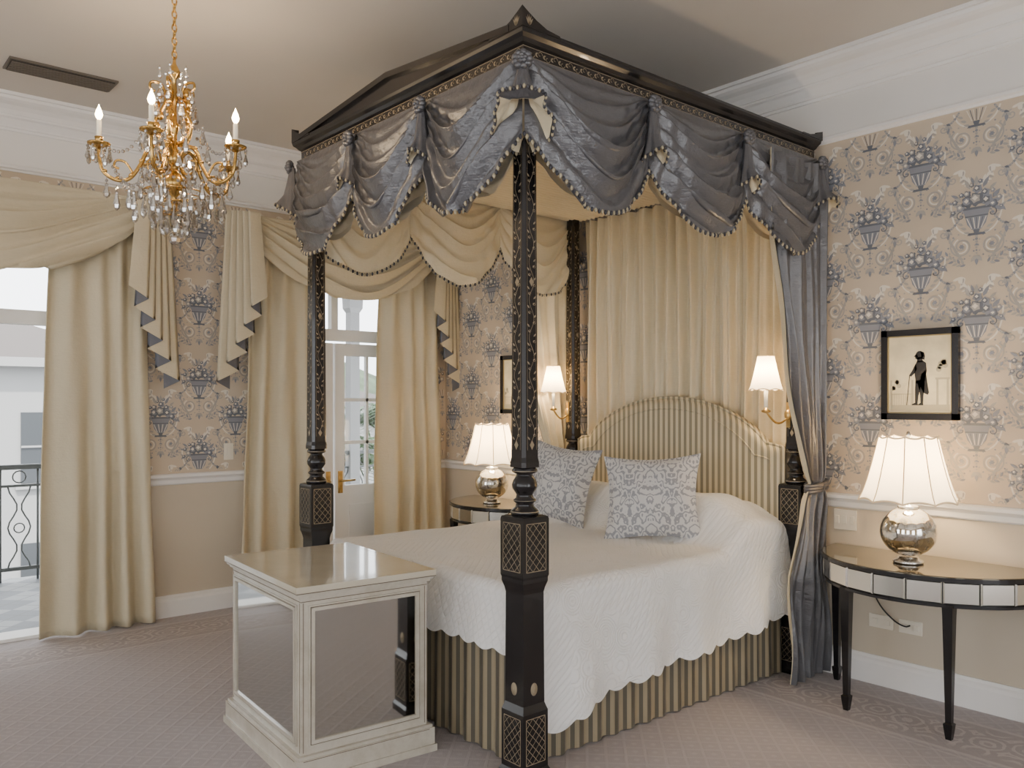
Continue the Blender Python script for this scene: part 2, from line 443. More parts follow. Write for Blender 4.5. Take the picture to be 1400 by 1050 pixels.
def motif():
    P=[]
    for s in (-1,1):
        pl_=[(s*(.015+.085*t+.018*sin(2*pi*t)),.105+.085*sin(pi*.62*t)) for t in [i/12 for i in range(13)]]
        for r in ribbon(pl_,.008): P.append((r,Li))
        for q in range(1,12):
            x_,z_=pl_[q]; an=pi/2-s*(.1+1.9*q/12)
            P.append((leaf(x_,z_,.040-.012*q/12,.014,an),Li))
            P.append((leaf(x_,z_,.028,.010,an-s*1.5),Gr if q%3==0 else Li))
        for r in ribbon(spiral(s*.112,.150,.024,.005,pi/2,pi/2-s*2.6*pi,14),.006): P.append((r,Gr))
        for r in ribbon(spiral(s*.070,-.185,.056,.010,pi/2-s*.6,pi/2-s*(.6+3.3*pi),30),.0075): P.append((r,Gr))
        for r in ribbon(spiral(s*.070,-.185,.041,.022,pi/2-s*.4,pi/2-s*(.4+1.8*pi),16),.007): P.append((r,Li))
        P.append((circ(s*.070,-.185,.011,12,.25,6),Mi))
        for q in range(14):
            an=q*2*pi/14; P.append((circ(s*.070+.063*cos(an),-.185+.063*sin(an),.0045,6),Mi if q%2 else Gr))
        pts=[(s*(.010+.11*sin(t*pi*.5)),-.13+.17*t-.05*sin(t*pi)) for t in [i/10 for i in range(11)]]
        for r in ribbon(pts,.008): P.append((r,Li))
        for q in range(6): P.append((leaf(s*(.03+.016*q),-.125+.022*q,.032,.013,(pi/2-s*(1.3-.1*q))),Gr))
        for q in range(17):
            t=q/16; P.append((circ(s*(.06+.074*t),-.01-.085*sin(pi*.5*t),.0050+.0025*(q%3==0),6),Mi if q%2 else Gr))
        for q in range(10):
            t=q/9; P.append((leaf(s*(.05+.085*t),-.275+.05*t*t,.03,.012,(0.4 if s>0 else pi-.4)+(-1)**q*.7),Mi if q%3==0 else Gr))
        for q in range(8):
            P.append((leaf(s*(.06+.009*q),-.25+.012*q,.034,.012,pi/2-s*(1.2-.15*q)),Gr))
        P.append((leaf(s*.134,-.10,.045,.018,-pi/2),Mi)); P.append((circ(s*.134,-.10,.011,8,.2,5),D))
        P.append((leaf(s*.134,-.10,.03,.014,-pi/2-.8),Gr)); P.append((leaf(s*.134,-.10,.03,.014,-pi/2+.8),Gr))
    for q in range(7): P.append((circ(0,-.14-.014*q,.0075-.0005*q,7),Mi if q%2 else Gr))
    P.append((leaf(0,-.235,.05,.018,-pi/2),Mi)); P.append((leaf(0,-.235,.04,.02,-pi/2-.7),Gr)); P.append((leaf(0,-.235,.04,.02,-pi/2+.7),Gr))
    B=[]
    rnd=random.Random(8)
    for x,z,L,W,a in [(-.05,.01,.05,.02,2.8),(.05,.01,.05,.02,.3),(-.06,.03,.045,.018,2.3),(.06,.03,.045,.018,.85),(0,.09,.045,.016,1.57),(-.025,.08,.05,.016,2.0),(.025,.08,.05,.016,1.1),(-.06,-.005,.05,.016,3.6),(.06,-.005,.05,.016,-.45),(-.08,.0,.04,.014,4.0),(.085,.0,.04,.014,-.9),(-.01,.10,.035,.012,1.9),(.05,.07,.035,.012,.7),(-.07,.05,.035,.012,2.6)]:
        B.append((leaf(x,z,L,W,a),Mi if rnd.random()>.35 else Gr))
    B.append(([(-.036,-.118),(.036,-.118),(.03,-.108),(-.03,-.108)],D))
    B.append(([(-.009,-.108),(.009,-.108),(.014,-.092),(-.014,-.092)],D))
    B.append(([(-.018,-.094),(.018,-.094),(.036,-.07),(.044,-.035),(.052,-.008),(-.052,-.008),(-.044,-.035),(-.036,-.07)],Mi))
    B.append(([(-.060,-.008),(.060,-.008),(.064,.002),(-.064,.002)],D))
    B.append(([(-.044,-.04),(.044,-.04),(.045,-.034),(-.045,-.034)],D))
    for q in range(-3,4):
        B.append(([(q*.006-.0015,-.09),(q*.006+.0015,-.09),(q*.0125+.0018,-.042),(q*.0125-.0018,-.042)],Li if q%2 else D))
    for s in (-1,1):
        for r in ribbon(spiral(s*.060,-.03,.020,.006,pi/2,pi/2-s*1.6*pi,10),.0045): B.append((r,D))
    for i,(x,z,r) in enumerate([(-.062,.005,.016),(.064,.004,.017),(.004,.077,.018),(-.036,.060,.015),(.034,.058,.017),(-.083,.032,.011),(.086,.028,.011),(-.034,.026,.024),(.040,.024,.023),(0,.034,.028),(.016,.108,.010),(-.058,.060,.010),(.062,.062,.009),(-.09,-.012,.009),(.094,-.012,.009),(-.018,.096,.009)]):
        B.append((circ(x,z,r,15,.18,5,i),D if i%2 else Mi))
        B.append((circ(x-r*.15,z+r*.15,r*.66,10,.18,5,i+1),Gr if i%3==0 else (Mi if i%2 else D)))
        B.append((circ(x-r*.2,z+r*.22,r*.36,8,.2,4),Li))
    for poly,t in B: P.append(([(x*1.2,z*1.15) for x,z in poly],t))
    return P
MOTIF=motif()
def wallpaper(mb, a0,a1,z0,z1,to3, holes, m0, phase=0.):
    cs=.268; vr=.53
    c0=int(math.floor((a0-phase)/cs))-1; c1=int(math.ceil((a1-phase)/cs))+1
    for c in range(c0,c1+1):
        for r in range(-1,6):
            ca=phase+c*cs; cz=1.13+r*vr+(vr/2 if c%2 else 0)
            if ca<a0-.2 or ca>a1+.2 or cz<z0-.3 or cz>z1+.3: continue
            off=.0006
            for poly,t in MOTIF:
                off+=.000006
                pts=[(ca+x,cz+z) for x,z in poly]
                if any(p[0]<a0 or p[0]>a1 or p[1]<z0 or p[1]>z1 for p in pts): continue
                if any(h[0]<p[0]<h[1] and p[1]<h[2] for h in holes for p in pts): continue
                mb.add([to3(a,z,off) for a,z in pts],[tuple(range(len(pts)))],m0+t)

WM=[M_wp,M_dado,M_frz,M_wpd,M_wpm,M_wpl,M_wpg]
mb=MB()
mb.box(XW-.2,XR,YW,YW+.2,0,1.0,1); mb.box(XW-.2,XR,YW,YW+.2,1.0,2.95,0); mb.box(XW-.2,XR,YW,YW+.2,2.95,HC,2)
wallpaper(mb,XW+.01,.6,1.01,2.94,lambda a,z,o:(a,YW-o,z),[],3,phase=-1.93)
mb.obj('wall_headboard',WM,fixn=False)
mb=MB()
for a,b in ((YB,D0[0]),(D0[1],D1[0]),(D1[1],YW)):
    mb.box(XW-.2,XW,a,b,0,1.0,1); mb.box(XW-.2,XW,a,b,1.0,2.95,0)
for a,b in (D0,D1): mb.box(XW-.2,XW,a,b,DT,2.95,0)
mb.box(XW-.2,XW,YB,YW,2.95,HC,2)
wallpaper(mb,-.9,YW-.01,1.01,2.94,lambda a,z,o:(XW+o,a,z),[(D0[0]-.02,D0[1]+.02,DT),(D1[0]-.02,D1[1]+.02,DT)],3,phase=2.24)
mb.obj('wall_window',WM,fixn=False)

def extr(mb,prof,a0,a1,to3,m=0,sm=False):
    k=len(prof)
    vs=[to3(a0,d,z) for d,z in prof]+[to3(a1,d,z) for d,z in prof]
    fs=[(i,(i+1)%k,k+(i+1)%k,k+i) for i in range(k)]
    fs+= [tuple(range(k)),tuple(range(2*k-1,k-1,-1))]
    mb.add(vs,fs,m,sm)
H3=lambda a,d,z:(a,YW-d,z)
W3=lambda a,d,z:(XW+d,a,z)
corn=[(0,3.45),(.30,3.45),(.30,3.425),(.27,3.425),(.26,3.405),(.23,3.39),(.18,3.375),(.14,3.35),(.115,3.32),(.10,3.32),(.10,3.305),(.075,3.295),(.055,3.27),(.04,3.25),(.04,3.235),(.02,3.235),(.02,3.215),(0,3.215)]
corn=[(d*.62,HC-(3.45-z)*.82) for d,z in corn]
mb=MB(); extr(mb,corn,XW,XR,H3); mb.obj('trim_cornice_headboard',[M_white])
mb=MB(); extr(mb,corn,YB,YW,W3); mb.obj('trim_cornice_window',[M_white])
pic=[(0,2.985),(.02,2.985),(.028,2.975),(.028,2.962),(.015,2.955),(.012,2.945),(0,2.945)]
mb=MB(); extr(mb,pic,XW,XR,H3); mb.obj('trim_picture_rail_headboard',[M_white])
mb=MB(); extr(mb,pic,YB,YW,W3); mb.obj('trim_picture_rail_window',[M_white])
dad=[(0,1.0),(.03,1.0),(.042,.992),(.042,.975),(.03,.965),(.022,.955),(.018,.93),(.01,.922),(0,.92)]
mb=MB(); extr(mb,dad,XW,XR,H3); mb.obj('trim_dado_headboard',[M_white])
mb=MB()
for a,b in ((YB,D0[0]-.08),(D0[1]+.08,D1[0]-.08),(D1[1]+.08,YW)): extr(mb,dad,a,b,W3)
mb.obj('trim_dado_window',[M_white])
bas=[(0,0),(.03,0),(.03,.11),(.024,.125),(.016,.135),(.012,.15),(0,.15)]
mb=MB(); extr(mb,bas,XW,XR,H3); mb.obj('baseboard_headboard',[M_white])
mb=MB()
for a,b in ((YB,D0[0]-.08),(D0[1]+.08,D1[0]-.08),(D1[1]+.08,YW)): extr(mb,bas,a,b,W3)
mb.obj('baseboard_window',[M_white])

def doorset(idx,D,closed):
    mb=MB(); y0,y1=D
    for yy,s in ((y0,-1),(y1,1)):
        mb.box(XW-.2,XW+.02,min(yy,yy+s*.08)+0,max(yy,yy+s*.08),0,DT+.0,0)
        mb.box(XW-.2,XW-.0,yy-.02,yy+.02,0,DT,0)
    mb.box(XW-.2,XW+.02,y0-.08,y1+.08,DT,DT+.08,0)
    mb.box(XW-.16,XW-.06,y0,y1,2.0,2.09,0)
    mb.box(XW-.14,XW-.08,y0,y1,DT-.07,DT,0)
    ym=(y0+y1)/2
    for yy in (y0+.03,ym,y1-.03): mb.box(XW-.14,XW-.08,yy-.03,yy+.03,2.09,DT,0)
    mb.box(XW-.2,XW,y0,y1,-.02,.02,0)
    win=mb.obj('window_%d'%idx,[M_white])
    def leafm(hy,sgn,ang,nm,par=None):
        mb=MB(); w=(y1-y0)/2-.03
        def bx(a0,a1,z0,z1,t=.02,m=0):
            mb.box(-t,t,min(a0*sgn,a1*sgn),max(a0*sgn,a1*sgn),z0,z1,m,M)
        M=Matrix.Translation((XW-.11,hy,0))@Matrix.Rotation(ang,4,'Z')
        bx(0,.085,.02,1.98); bx(w-.085,w,.02,1.98); bx(.085,w-.085,.02,.16); bx(.085,w-.085,.72,.82); bx(.085,w-.085,1.88,1.98)
        bx(.085,w-.085,.16,.72,.01); bx(.13,w-.13,.22,.66,.017)
        for z in (1.17,1.52): bx(.085,w-.085,z-.014,z+.014,.016)
        bx(w/2-.012,w/2+.012,.82,1.88,.016)
        bx(.085,w-.085,.82,1.88,.003,1)
        p0=M@Vector((.02,sgn*(w-.045),.86)); p1=M@Vector((.06,sgn*(w-.045),.86)); p2=M@Vector((.062,sgn*(w-.16),.865))
        mb.tube([p0,p1,p2],.009,8,2)
        mb.box(.02,.026,min(sgn*(w-.065),sgn*(w-.025)),max(sgn*(w-.065),sgn*(w-.025)),.76,.94,2,M)
        mb.obj(nm,[M_white,M_pane,M_brass],par)
    if closed:
        leafm(y0+.02,1,0,'door_1'); leafm(y1-.02,-1,0,'door_2')
    else:
        leafm(y0+.02,1,math.radians(95),'open_leaf_a',win); leafm(y1-.02,-1,math.radians(-95),'open_leaf_b',win)
doorset(1,D0,False); doorset(2,D1,True)

# balcony & outside
mb=MB(); mb.box(-8.35,XW-.2,-3.5,8,-.14,-.02,0); mb.obj('balcony_floor',[M_tiles])
mb=MB(); mb.box(-8.5,XW-.2,-3.5,8,2.95,3.05,0)
for y in range(-3,8): mb.box(-8.5,XW-.2,y-.04,y+.04,2.85,2.95,0)
mb.obj('balcony_roof',[M_ext])
mb=MB()
RX=-8.2
mb.box(RX-.03,RX+.03,-3.5,8,.93,.97,0); mb.box(RX-.015,RX+.015,-3.5,8,.07,.1,0); mb.box(RX-.015,RX+.015,-3.5,8,.78,.8,0)
y=-3.4
while y<8:
    mb.tube([(RX,y,-.02),(RX,y,.93)],.009,6,0)
    for s in (-1,1):
        mb.tube([(RX,y+.14+s*.05+s*.035*cos(t*2),.09+.69*t/(2*pi)) for t in [i*2*pi/14 for i in range(15)]],.007,5,0)
    mb.tube([(RX,y+.14+.05*cos(t),.865+.05*sin(t)) for t in [i*2*pi/12 for i in range(13)]],.006,5,0)
    mb.tube([(RX,y+.14+.04*cos(t),.43+.04*sin(t)) for t in [i*2*pi/12 for i in range(13)]],.006,5,0)
    y+=.28
mb.obj('balcony_railing',[M_rail])
mb=MB()
for y in (-1.2,1.9,4.72):
    mb.sqlathe([(.10,0),(.10,.12),(.07,.15),(.06,.2),(.055,2.5),(.08,2.55),(.09,2.85)],(RX+.0,y,-.02),0)
mb.obj('balcony_column',[M_ext])
mb=MB(); mb.box(-80,-8.5,-60,80,-3.6,-3.5,0); mb.obj('street_ground',[M_ground])
def building(x,y,w,d,h,name='white_building'):
    mb=MB(); mb.box(x-d,x,y-w/2,y+w/2,-3.5,h,0)
    mb.box(x-d-.3,x+.3,y-w/2-.3,y+w/2+.3,h,h+.18,0)
    mb.add([(x-d-.3,y-w/2-.3,h+.18),(x+.3,y-w/2-.3,h+.18),(x+.3,y+w/2+.3,h+.18),(x-d-.3,y+w/2+.3,h+.18),(x-d/2,y-w/2+1.4,h+1.1),(x-d/2,y+w/2-1.4,h+1.1)],[(0,1,4),(1,2,5,4),(2,3,5),(3,0,4,5)],2)
    z=h-2.3
    while z>-3.2:
        yy=y-w/2+.5
        while yy<y+w/2-1:
            mb.box(x-.02,x+.03,yy,yy+.9,z,z+1.4,1); mb.box(x,x+.08,yy-.1,yy+1.0,z-.12,z-.02,0)
            mb.box(x,x+.06,yy+.43,yy+.47,z,z+1.4,0); mb.box(x,x+.06,yy,yy+.9,z+.7,z+.74,0); yy+=1.7
        z-=2.6
    mb.obj(name,[M_wfacade,M_facwin,M_roof])
building(-19,2.6,6,6,2.2); building(-30,16,10,8,1.0); building(-24,-9,11,8,3.2); building(-34,7.5,6,6,3.0)
mb=MB()
def hillf(u,v):
    y=-60+160*u; x=-40-50*v
    h=-3.5+ (9+2.5*sin(y*.08)+1.5*sin(y*.21+1))*sin(min(1,v*1.2)*pi/2)
    return (x,y,h)
mb.grid(hillf,50,10,0); mb.obj('distant_hill',[M_hill])
def palm(x,y,z0,h,n=18,L=1.5):
    mb=MB(); rnd=random.Random(int(x*10+y))
    mb.tube([(x+.1*sin(t*2),y,z0+h*t) for t in [i/6 for i in range(7)]],[.12-.05*i/6 for i in range(7)],8,1)
    for i in range(n):
        a=2*pi*i/n+rnd.random()*.3; e=.2+rnd.random()*.9
        pts=[]
        for k in range(8):
            t=k/7; r=L*t; zz=z0+h+L*(t*sin(e)-t*t*.75)
            pts.append(Vector((x+r*cos(a)*cos(e*.5),y+r*sin(a)*cos(e*.5),zz)))
        mb.tube(pts,.012,4,0)
        side=Vector((-sin(a),cos(a),0))
        for k in range(1,8):
            for q in (0,.33,.66):
                if k+q>7: continue
                p=pts[k].lerp(pts[min(k+1,7)],q)
                for s in (-1,1):
                    l=.34*L*(1-.6*abs(k/7-.45))
                    e2=p+side*s*l+Vector((cos(a),sin(a),0))*l*.5-Vector((0,0,l*.35))
                    w=Vector((cos(a),sin(a),0))*.035
                    mb.add([p-w,p+w,e2],[(0,1,2)],0)
    mb.obj('palm_tree',[M_leaf,M_hill])
palm(-10.6,4.7,-3.5,3.5); palm(-11.5,6.2,-3.5,4.1,20,1.6); palm(-10.8,5.7,-3.5,3.5); palm(-13.2,7.6,-3.5,4.6,20,1.8)

# ------------------------------------------------------------------ fabrics
def swag(mb,P0,P1,out,zt,endD,midD,bulge,nf,m=0,seed=0,nu=64,nv=72,amp=.05,base=.012,rad=.012):
    P0=Vector((P0[0],P0[1],0));P1=Vector((P1[0],P1[1],0));O=Vector((out[0],out[1],0))
    rnd=random.Random(seed*7+1); a1,a2,a3=rnd.uniform(0,6),rnd.uniform(0,6),rnd.uniform(0,6)
    def fn(u,v):
        s0=max(0,sin(pi*u)); s=s0**(1.3-.6*v)
        drop=(1-s)*endD*v**2.6+s*midD*v
        ph=nf*(v**.9)+.45*sin(2.0*u*pi+a1)*v+.22*sin(5*u+a2)*v+.10*sin(11*u+a3+v*4)
        w=min(1,max(0,(v-.04)*2.4))
        fold=abs(sin(pi*ph))**.75
        k=amp*(s0**.40)*w*(.72+.28*sin(ph*1.9+a3))
        d=base+bulge*sin(pi*min(1,v)*.62)*s+k*fold
        d+=rad*(1-s0)*sin(u*46+a2)*min(1,v*3)*.8
        z=zt-drop-k*.60*sin(2*pi*ph+.6)
        if v>=.999: z=zt-drop
        uu=u+.016*sin(2*pi*ph)*sin(2*pi*u)*v
        p=P0.lerp(P1,uu)+O*d
        return (p.x,p.y,z)
    mb.grid(fn,nu,nv,m)
    return [Vector(fn(i/nu,1)) for i in range(nu+1)]
def beads(mb,pts,sp=.017,r=.007,ml=0,md=1,L=1.6):
    acc=0;k=0
    for i in range(len(pts)-1):
        a,b=pts[i],pts[i+1]; l=(b-a).length
        while acc<l:
            p=a.lerp(b,acc/l) if l>0 else a
            mb.sph((p.x,p.y,p.z-.003),(r,r,r*L),ml if k%2 else md,6,4); k+=1
            acc+=sp
        acc-=l

# ------------------------------------------------------------------ BED
BX0,BX1,BY0,BY1=-4.31,-2.548,2.251,4.27
bed=empty('four_poster_bed',((BX0+BX1)/2,(BY0+BY1)/2,0))

def facepoly(mb,c,hw,side,polys,m,off=.0008):
    for pl in polys:
        vs=[]
        for a,z in pl:
            h=(hw(z) if callable(hw) else hw)+off
            if side==0: vs.append((c[0]+h,c[1]+a,z))
            elif side==1: vs.append((c[0]-h,c[1]+a,z))
            elif side==2: vs.append((c[0]+a,c[1]+h,z))
            else: vs.append((c[0]+a,c[1]-h,z))
        mb.add(vs,[tuple(range(len(vs)))],m)
def post(x,y,nm):
    mb=MB()
    mb.sqlathe([(.074,0),(.074,.03),(.066,.045),(.066,.27),(.062,.28),(.056,.30),(.054,.74),(.058,.76),(.066,.785),(.066,.80),(.069,.81),(.069,1.035),(.066,1.044),(.05,1.05)],(x,y,0),0)
    mb.lathe([(.045,1.045),(.056,1.052),(.058,1.062),(.05,1.072),(.038,1.082),(.036,1.095),(.046,1.103),(.046,1.11),(.036,1.118),(.033,1.13),(.04,1.14),(.05,1.155),(.052,1.17),(.045,1.19),(.034,1.205),(.032,1.212),(.05,1.22),(.052,1.228),(.045,1.238),(.04,1.25)],(x,y,0),28,0)
    for z in (1.062,1.107,1.225): 
        r={1.062:.0585,1.107:.0465,1.225:.0525}[z]
        mb.lathe([(r-.002,-.002),(r,0),(r-.002,.002)],(x,y,z),28,1,cap=False)
    hw=lambda z:.044-.008*(z-1.25)/1.55
    vs=[];fs=[];zs=[1.24,1.26,1.28,2.82]
    for z in zs:
        h=hw(z)*(1.08 if z<1.27 else 1); c=h*.72
        for a,b in ((h,-c),(h,c),(c,h),(-c,h),(-h,c),(-h,-c),(-c,-h),(c,-h)): vs.append((x+a,y+b,z))
    for j in range(len(zs)-1):
        for i in range(8): fs.append((j*8+i,j*8+(i+1)%8,(j+1)*8+(i+1)%8,(j+1)*8+i))
    fs.append(tuple(range(7,-1,-1))); fs.append(tuple(24+i for i in range(8)))
    mb.add(vs,fs,0)
    polys=[]
    zz=[1.34+i*(2.72-1.34)/150 for i in range(151)]
    pts=[(.013*sin(z*42),z) for z in zz]
    polys+=ribbon(pts,.0022)
    z=1.35;k=0
    while z<2.7:
        s=1 if k%2 else -1
        polys.append(leaf(.010*s,z,.020,.007,pi/2-s*.8)); polys.append(leaf(-.006*s,z+.015,.016,.006,pi/2+s*.9))
        polys+=ribbon(spiral(-s*.012,z+.02,.009,.003,0,s*4.2,8),.0016)
        z+=.0374; k+=1
    for e in (-1,1): polys+=ribbon([(e*.024,1.31),(e*.021,2.75)],.0014)
    for zc in (1.33,1.98,2.6):
        polys.append([(0,zc-.02),(.012,zc),(0,zc+.02),(-.012,zc)])
    def lattice(lat,z0,z1,w,n):
        st=2*w/n; k=int((z1-z0)/(st))
        hh=(z1-z0)/k
        for i in range(k):
            for j in range(n):
                x0=-w+j*st; 
                lat.extend(ribbon([(x0,z0+i*hh),(x0+st,z0+(i+1)*hh)],.0022)); lat.extend(ribbon([(x0+st,z0+i*hh),(x0,z0+(i+1)*hh)],.0022))
        lat.extend(ribbon([(-w,z0),(w,z0)],.003)); lat.extend(ribbon([(-w,z1),(w,z1)],.003)); lat.extend(ribbon([(-w,z0),(-w,z1)],.003)); lat.extend(ribbon([(w,z0),(w,z1)],.003))
    lat2=[]; lattice(lat2,.83,1.02,.052,3)
    lat=[]; lattice(lat,.07,.25,.05,3)
    for s in range(4):
        facepoly(mb,(x,y),hw,s,polys,1)
        facepoly(mb,(x,y),.069,s,lat2,1)
        facepoly(mb,(x,y),.066,s,lat,1)
        dx,dy=((1,0),(-1,0),(0,1),(0,-1))[s]
        mb.sph((x+dx*.056,y+dy*.056,.36),(.005 if dx else .018,.005 if dy else .018,.026),2,14,8)
        mb.sph((x+dx*.061,y+dy*.061,.36),(.003 if dx else .010,.003 if dy else .010,.014),1,10,6)
    mb.obj(nm,[M_blk,M_dgold,M_dgold],bed,fixn=False)
for i,(x,y) in enumerate(((BX1,BY0),(BX0,BY0),(BX1,BY1),(BX0,BY1))): post(x,y,'post_%d'%(i+1))

# canopy cornice
CX0,CX1,CY0,CY1=BX0-.065,BX1+.065,BY0-.065,BY1+.085
mb=MB()
prof=[(-.05,2.835),(.004,2.835),(.004,2.85),(-.004,2.856),(-.004,2.905),(.006,2.912),(.016,2.925),(.03,2.937),(.034,2.95),(.034,2.962),(-.05,2.962)]
k=len(prof)
def ringpt(i,d):
    return [(CX0-d,CY0-d),(CX1+d,CY0-d),(CX1+d,CY1+d*.3),(CX0-d,CY1+d*.3)][i]
vs=[];fs=[]
for i in range(4):
    for d,z in prof:
        p=ringpt(i,d); vs.append((p[0],p[1],z))
for i in range(4):
    i2=(i+1)%4
    for j in range(k):
        j2=(j+1)%k; fs.append((i*k+j,i2*k+j,i2*k+j2,i*k+j2))
mb.add(vs,fs,0)
def pedi(y0,y1,apex,base):
    xm=(CX0+CX1)/2
    e=.034
    tri=[(CX0-e+.10,base),(CX1+e-.10,base),(CX1+e-.10,base+.012),(xm,apex),(CX0-e+.10,base+.012)]
    vs=[(x,y0,z) for x,z in tri]+[(x,y1,z) for x,z in tri]; n=5
    mb.add(vs,[tuple(range(n)),tuple(range(2*n-1,n-1,-1))]+[(i,(i+1)%n,n+(i+1)%n,n+i) for i in range(n)],0)
    for s in (-1,1):
        xe=CX1+e-.08 if s>0 else CX0-e+.08
        q=[(xe,base+.0),(xm,apex-.015),(xm,apex+.012),(xe,base+.028)]
        vs=[(x,y0-.018,z) for x,z in q]+[(x,y1+.01,z) for x,z in q]
        mb.add(vs,[(0,1,2,3),(7,6,5,4),(0,4,5,1),(1,5,6,2),(2,6,7,3),(3,7,4,0)],0)
pedi(CY0-.02,CY0+.05,3.05,2.955)
def acro(cx,cy,sx,sy,h=.078):
    pr=[(0,h),(.03,h*.78),(.075,h*.48),(.13,h*.22),(.20,.010),(.21,0)]
    th=.03
    for ax in (0,1):
        vs=[]
        for a,z in pr:
            if ax==0: o=(cx-sx*a,cy); i_=(cx-sx*max(a,th),cy-sy*th)
            else: o=(cx,cy-sy*a); i_=(cx-sx*th,cy-sy*max(a,th))
            vs+= [(o[0],o[1],2.955+z),(i_[0],i_[1],2.955+z*.9),(i_[0],i_[1],2.955),(o[0],o[1],2.955)]
        n=len(pr); fs=[]
        for j in range(n-1):
            for q in range(4): fs.append((j*4+q,j*4+(q+1)%4,(j+1)*4+(q+1)%4,(j+1)*4+q))
        fs.append((0,1,2,3)); fs.append(tuple(4*(n-1)+q for q in range(4)))
        mb.add(vs,fs,0)
acro(CX1+.036,CY0-.036,1,-1); acro(CX0-.036,CY0-.036,-1,-1); acro(CX1+.036,CY1+.02,1,1,.05); acro(CX0-.036,CY1+.02,-1,1,.05)
def frieze(L0,L1,to3):
    a=L0+.05;kk=0
    while a<L1-.03:
        s=1 if kk%2 else -1
        for pl in ribbon(spiral(a,2.88+s*.004,.014,.004,0,s*5,10),.0022): mb.add([to3(p,z) for p,z in pl],[(0,1,2,3)],1)
        for ll in (leaf(a+.016,2.88,.018,.008,.5*s),leaf(a+.016,2.88,.018,.008,-.6*s)):
            mb.add([to3(p,z) for p,z in ll],[tuple(range(6))],1)
        a+=.042;kk+=1
    for z in (2.862,2.9):
        mb.add([to3(p,q) for p,q in ((L0,z-.0012),(L1,z-.0012),(L1,z+.0012),(L0,z+.0012))],[(0,1,2,3)],1)
frieze(CX0,CX1,lambda a,z:(a,CY0+.004-.0008,z)); frieze(CY0,CY1,lambda a,z:(CX1-.004+.0008,a,z)); frieze(CY0,CY1,lambda a,z:(CX0+.004-.0008,a,z))
for q in range(-2,3):
    l=leaf(0,2.962,.045,.010,pi/2-q*.38)
    for f_ in (lambda p,z:(CX1+.0368,CY0+.0+p*.6,z),lambda p,z:(CX1-.0+p*.6,CY0-.0368,z)):
        mb.add([f_(p,z) for p,z in l],[tuple(range(6))],1)
mb.obj('canopy_cornice',[M_blk,M_dgold],bed,fixn=False)
mb=MB(); mb.box(CX0+.03,CX1-.03,CY0+.03,CY1-.03,2.835,2.86,0); mb.obj('canopy_roof_board',[M_dark],bed)
mb=MB()
def lin(u,v):
    x=CX0+.03+(CX1-CX0-.06)*u; y=CY0+.03+(CY1-CY0-.06)*v
    return (x,y,2.80+.006*sin(x*150)+.01*sin(u*pi)*sin(v*pi))
mb.grid(lin,340,8,0); mb.obj('canopy_lining',[M_cream],bed,fixn=False)

# valances
VT=2.853
gm=MB(); bm_=MB()
def side(P,Q,out,seed,far=False):
    for i in range(3):
        a=(P[0]+(Q[0]-P[0])*i/3,P[1]+(Q[1]-P[1])*i/3); b=(P[0]+(Q[0]-P[0])*(i+1)/3,P[1]+(Q[1]-P[1])*(i+1)/3)
        if far: e=swag(gm,a,b,out,VT,.24,.50,.03,5.6,0,seed+i,amp=.04)
        else:
            e=swag(gm,a,b,out,VT,.30,.57,.06,6.0,0,seed+i,amp=.066)
            beads(bm_,e)
side((CX1,CY0),(CX1,CY1),(1,0),1)
side((CX0,CY0),(CX1,CY0),(0,-1),11)
side((CX0,CY0),(CX0,CY1),(-1,0),21,True)
gm.obj('valance_swags',[M_grey,M_cream],bed,fixn=False)
lm=MB()
def side2(P,Q,out,seed):
    for i in range(3):
        a=(P[0]+(Q[0]-P[0])*i/3,P[1]+(Q[1]-P[1])*i/3); b=(P[0]+(Q[0]-P[0])*(i+1)/3,P[1]+(Q[1]-P[1])*(i+1)/3)
        far=seed==61
        e=swag(lm,a,b,(-out[0],-out[1]),VT-.02,.30 if far else .22,.585 if far else .46,.03,5.6,0,seed+i,amp=.05 if far else .03,base=.012)
        if far: beads(bm_,e)
side2((CX1,CY0),(CX1,CY1),(1,0),41); side2((CX0,CY0),(CX1,CY0),(0,-1),51); side2((CX0,CY0),(CX0,CY1),(-1,0),61)
lm.obj('valance_lining',[M_cream],bed,fixn=False)
cm=MB(); rm=MB(); im=MB()
def cone(x,y,ox,oy,L=.31,R=.066,bd=True,cut=.11):
    oa=atan2(oy,ox)
    x+=ox*.045;y+=oy*.045
    def fn(rr):
        def f(u,v):
            a=2*pi*u; r=(.016+(R-.016)*v**1.2)*rr*(1+.12*cos(5*a+1)*v+.10*cos(9*a)*(.3+v*.5))
            zt=VT-.04-L*v
            if v>.5: zt+=(cut*(.5+.5*cos(a-oa)))*((v-.5)*2)
            return (x+r*cos(a)*1.0,y+r*sin(a)*1.0,zt)
        return f
    f=fn(1)
    cm.grid(f,48,14,0); im.grid(fn(.93),48,14,0)
    if bd: beads(bm_,[Vector(f(i/48,1)) for i in range(49)],.015,.006)
def rosette(x,y,ox,oy):
    x+=ox*.06;y+=oy*.06;z=VT-.035
    tx,ty=-oy,ox
    for k in range(9):
        a=2*pi*k/9; rr=.026
        rm.sph((x+tx*rr*cos(a),y+ty*rr*cos(a),z+rr*sin(a)),(.018,.018,.015),0,8,6)
    for k in range(5):
        a=2*pi*k/5+.4
        rm.sph((x+ox*.014+tx*.012*cos(a),y+oy*.014+ty*.012*cos(a),z+.012*sin(a)),(.012,.012,.010),0,8,6)
    rm.sph((x+ox*.024,y+oy*.024,z),.008,0,8,6)
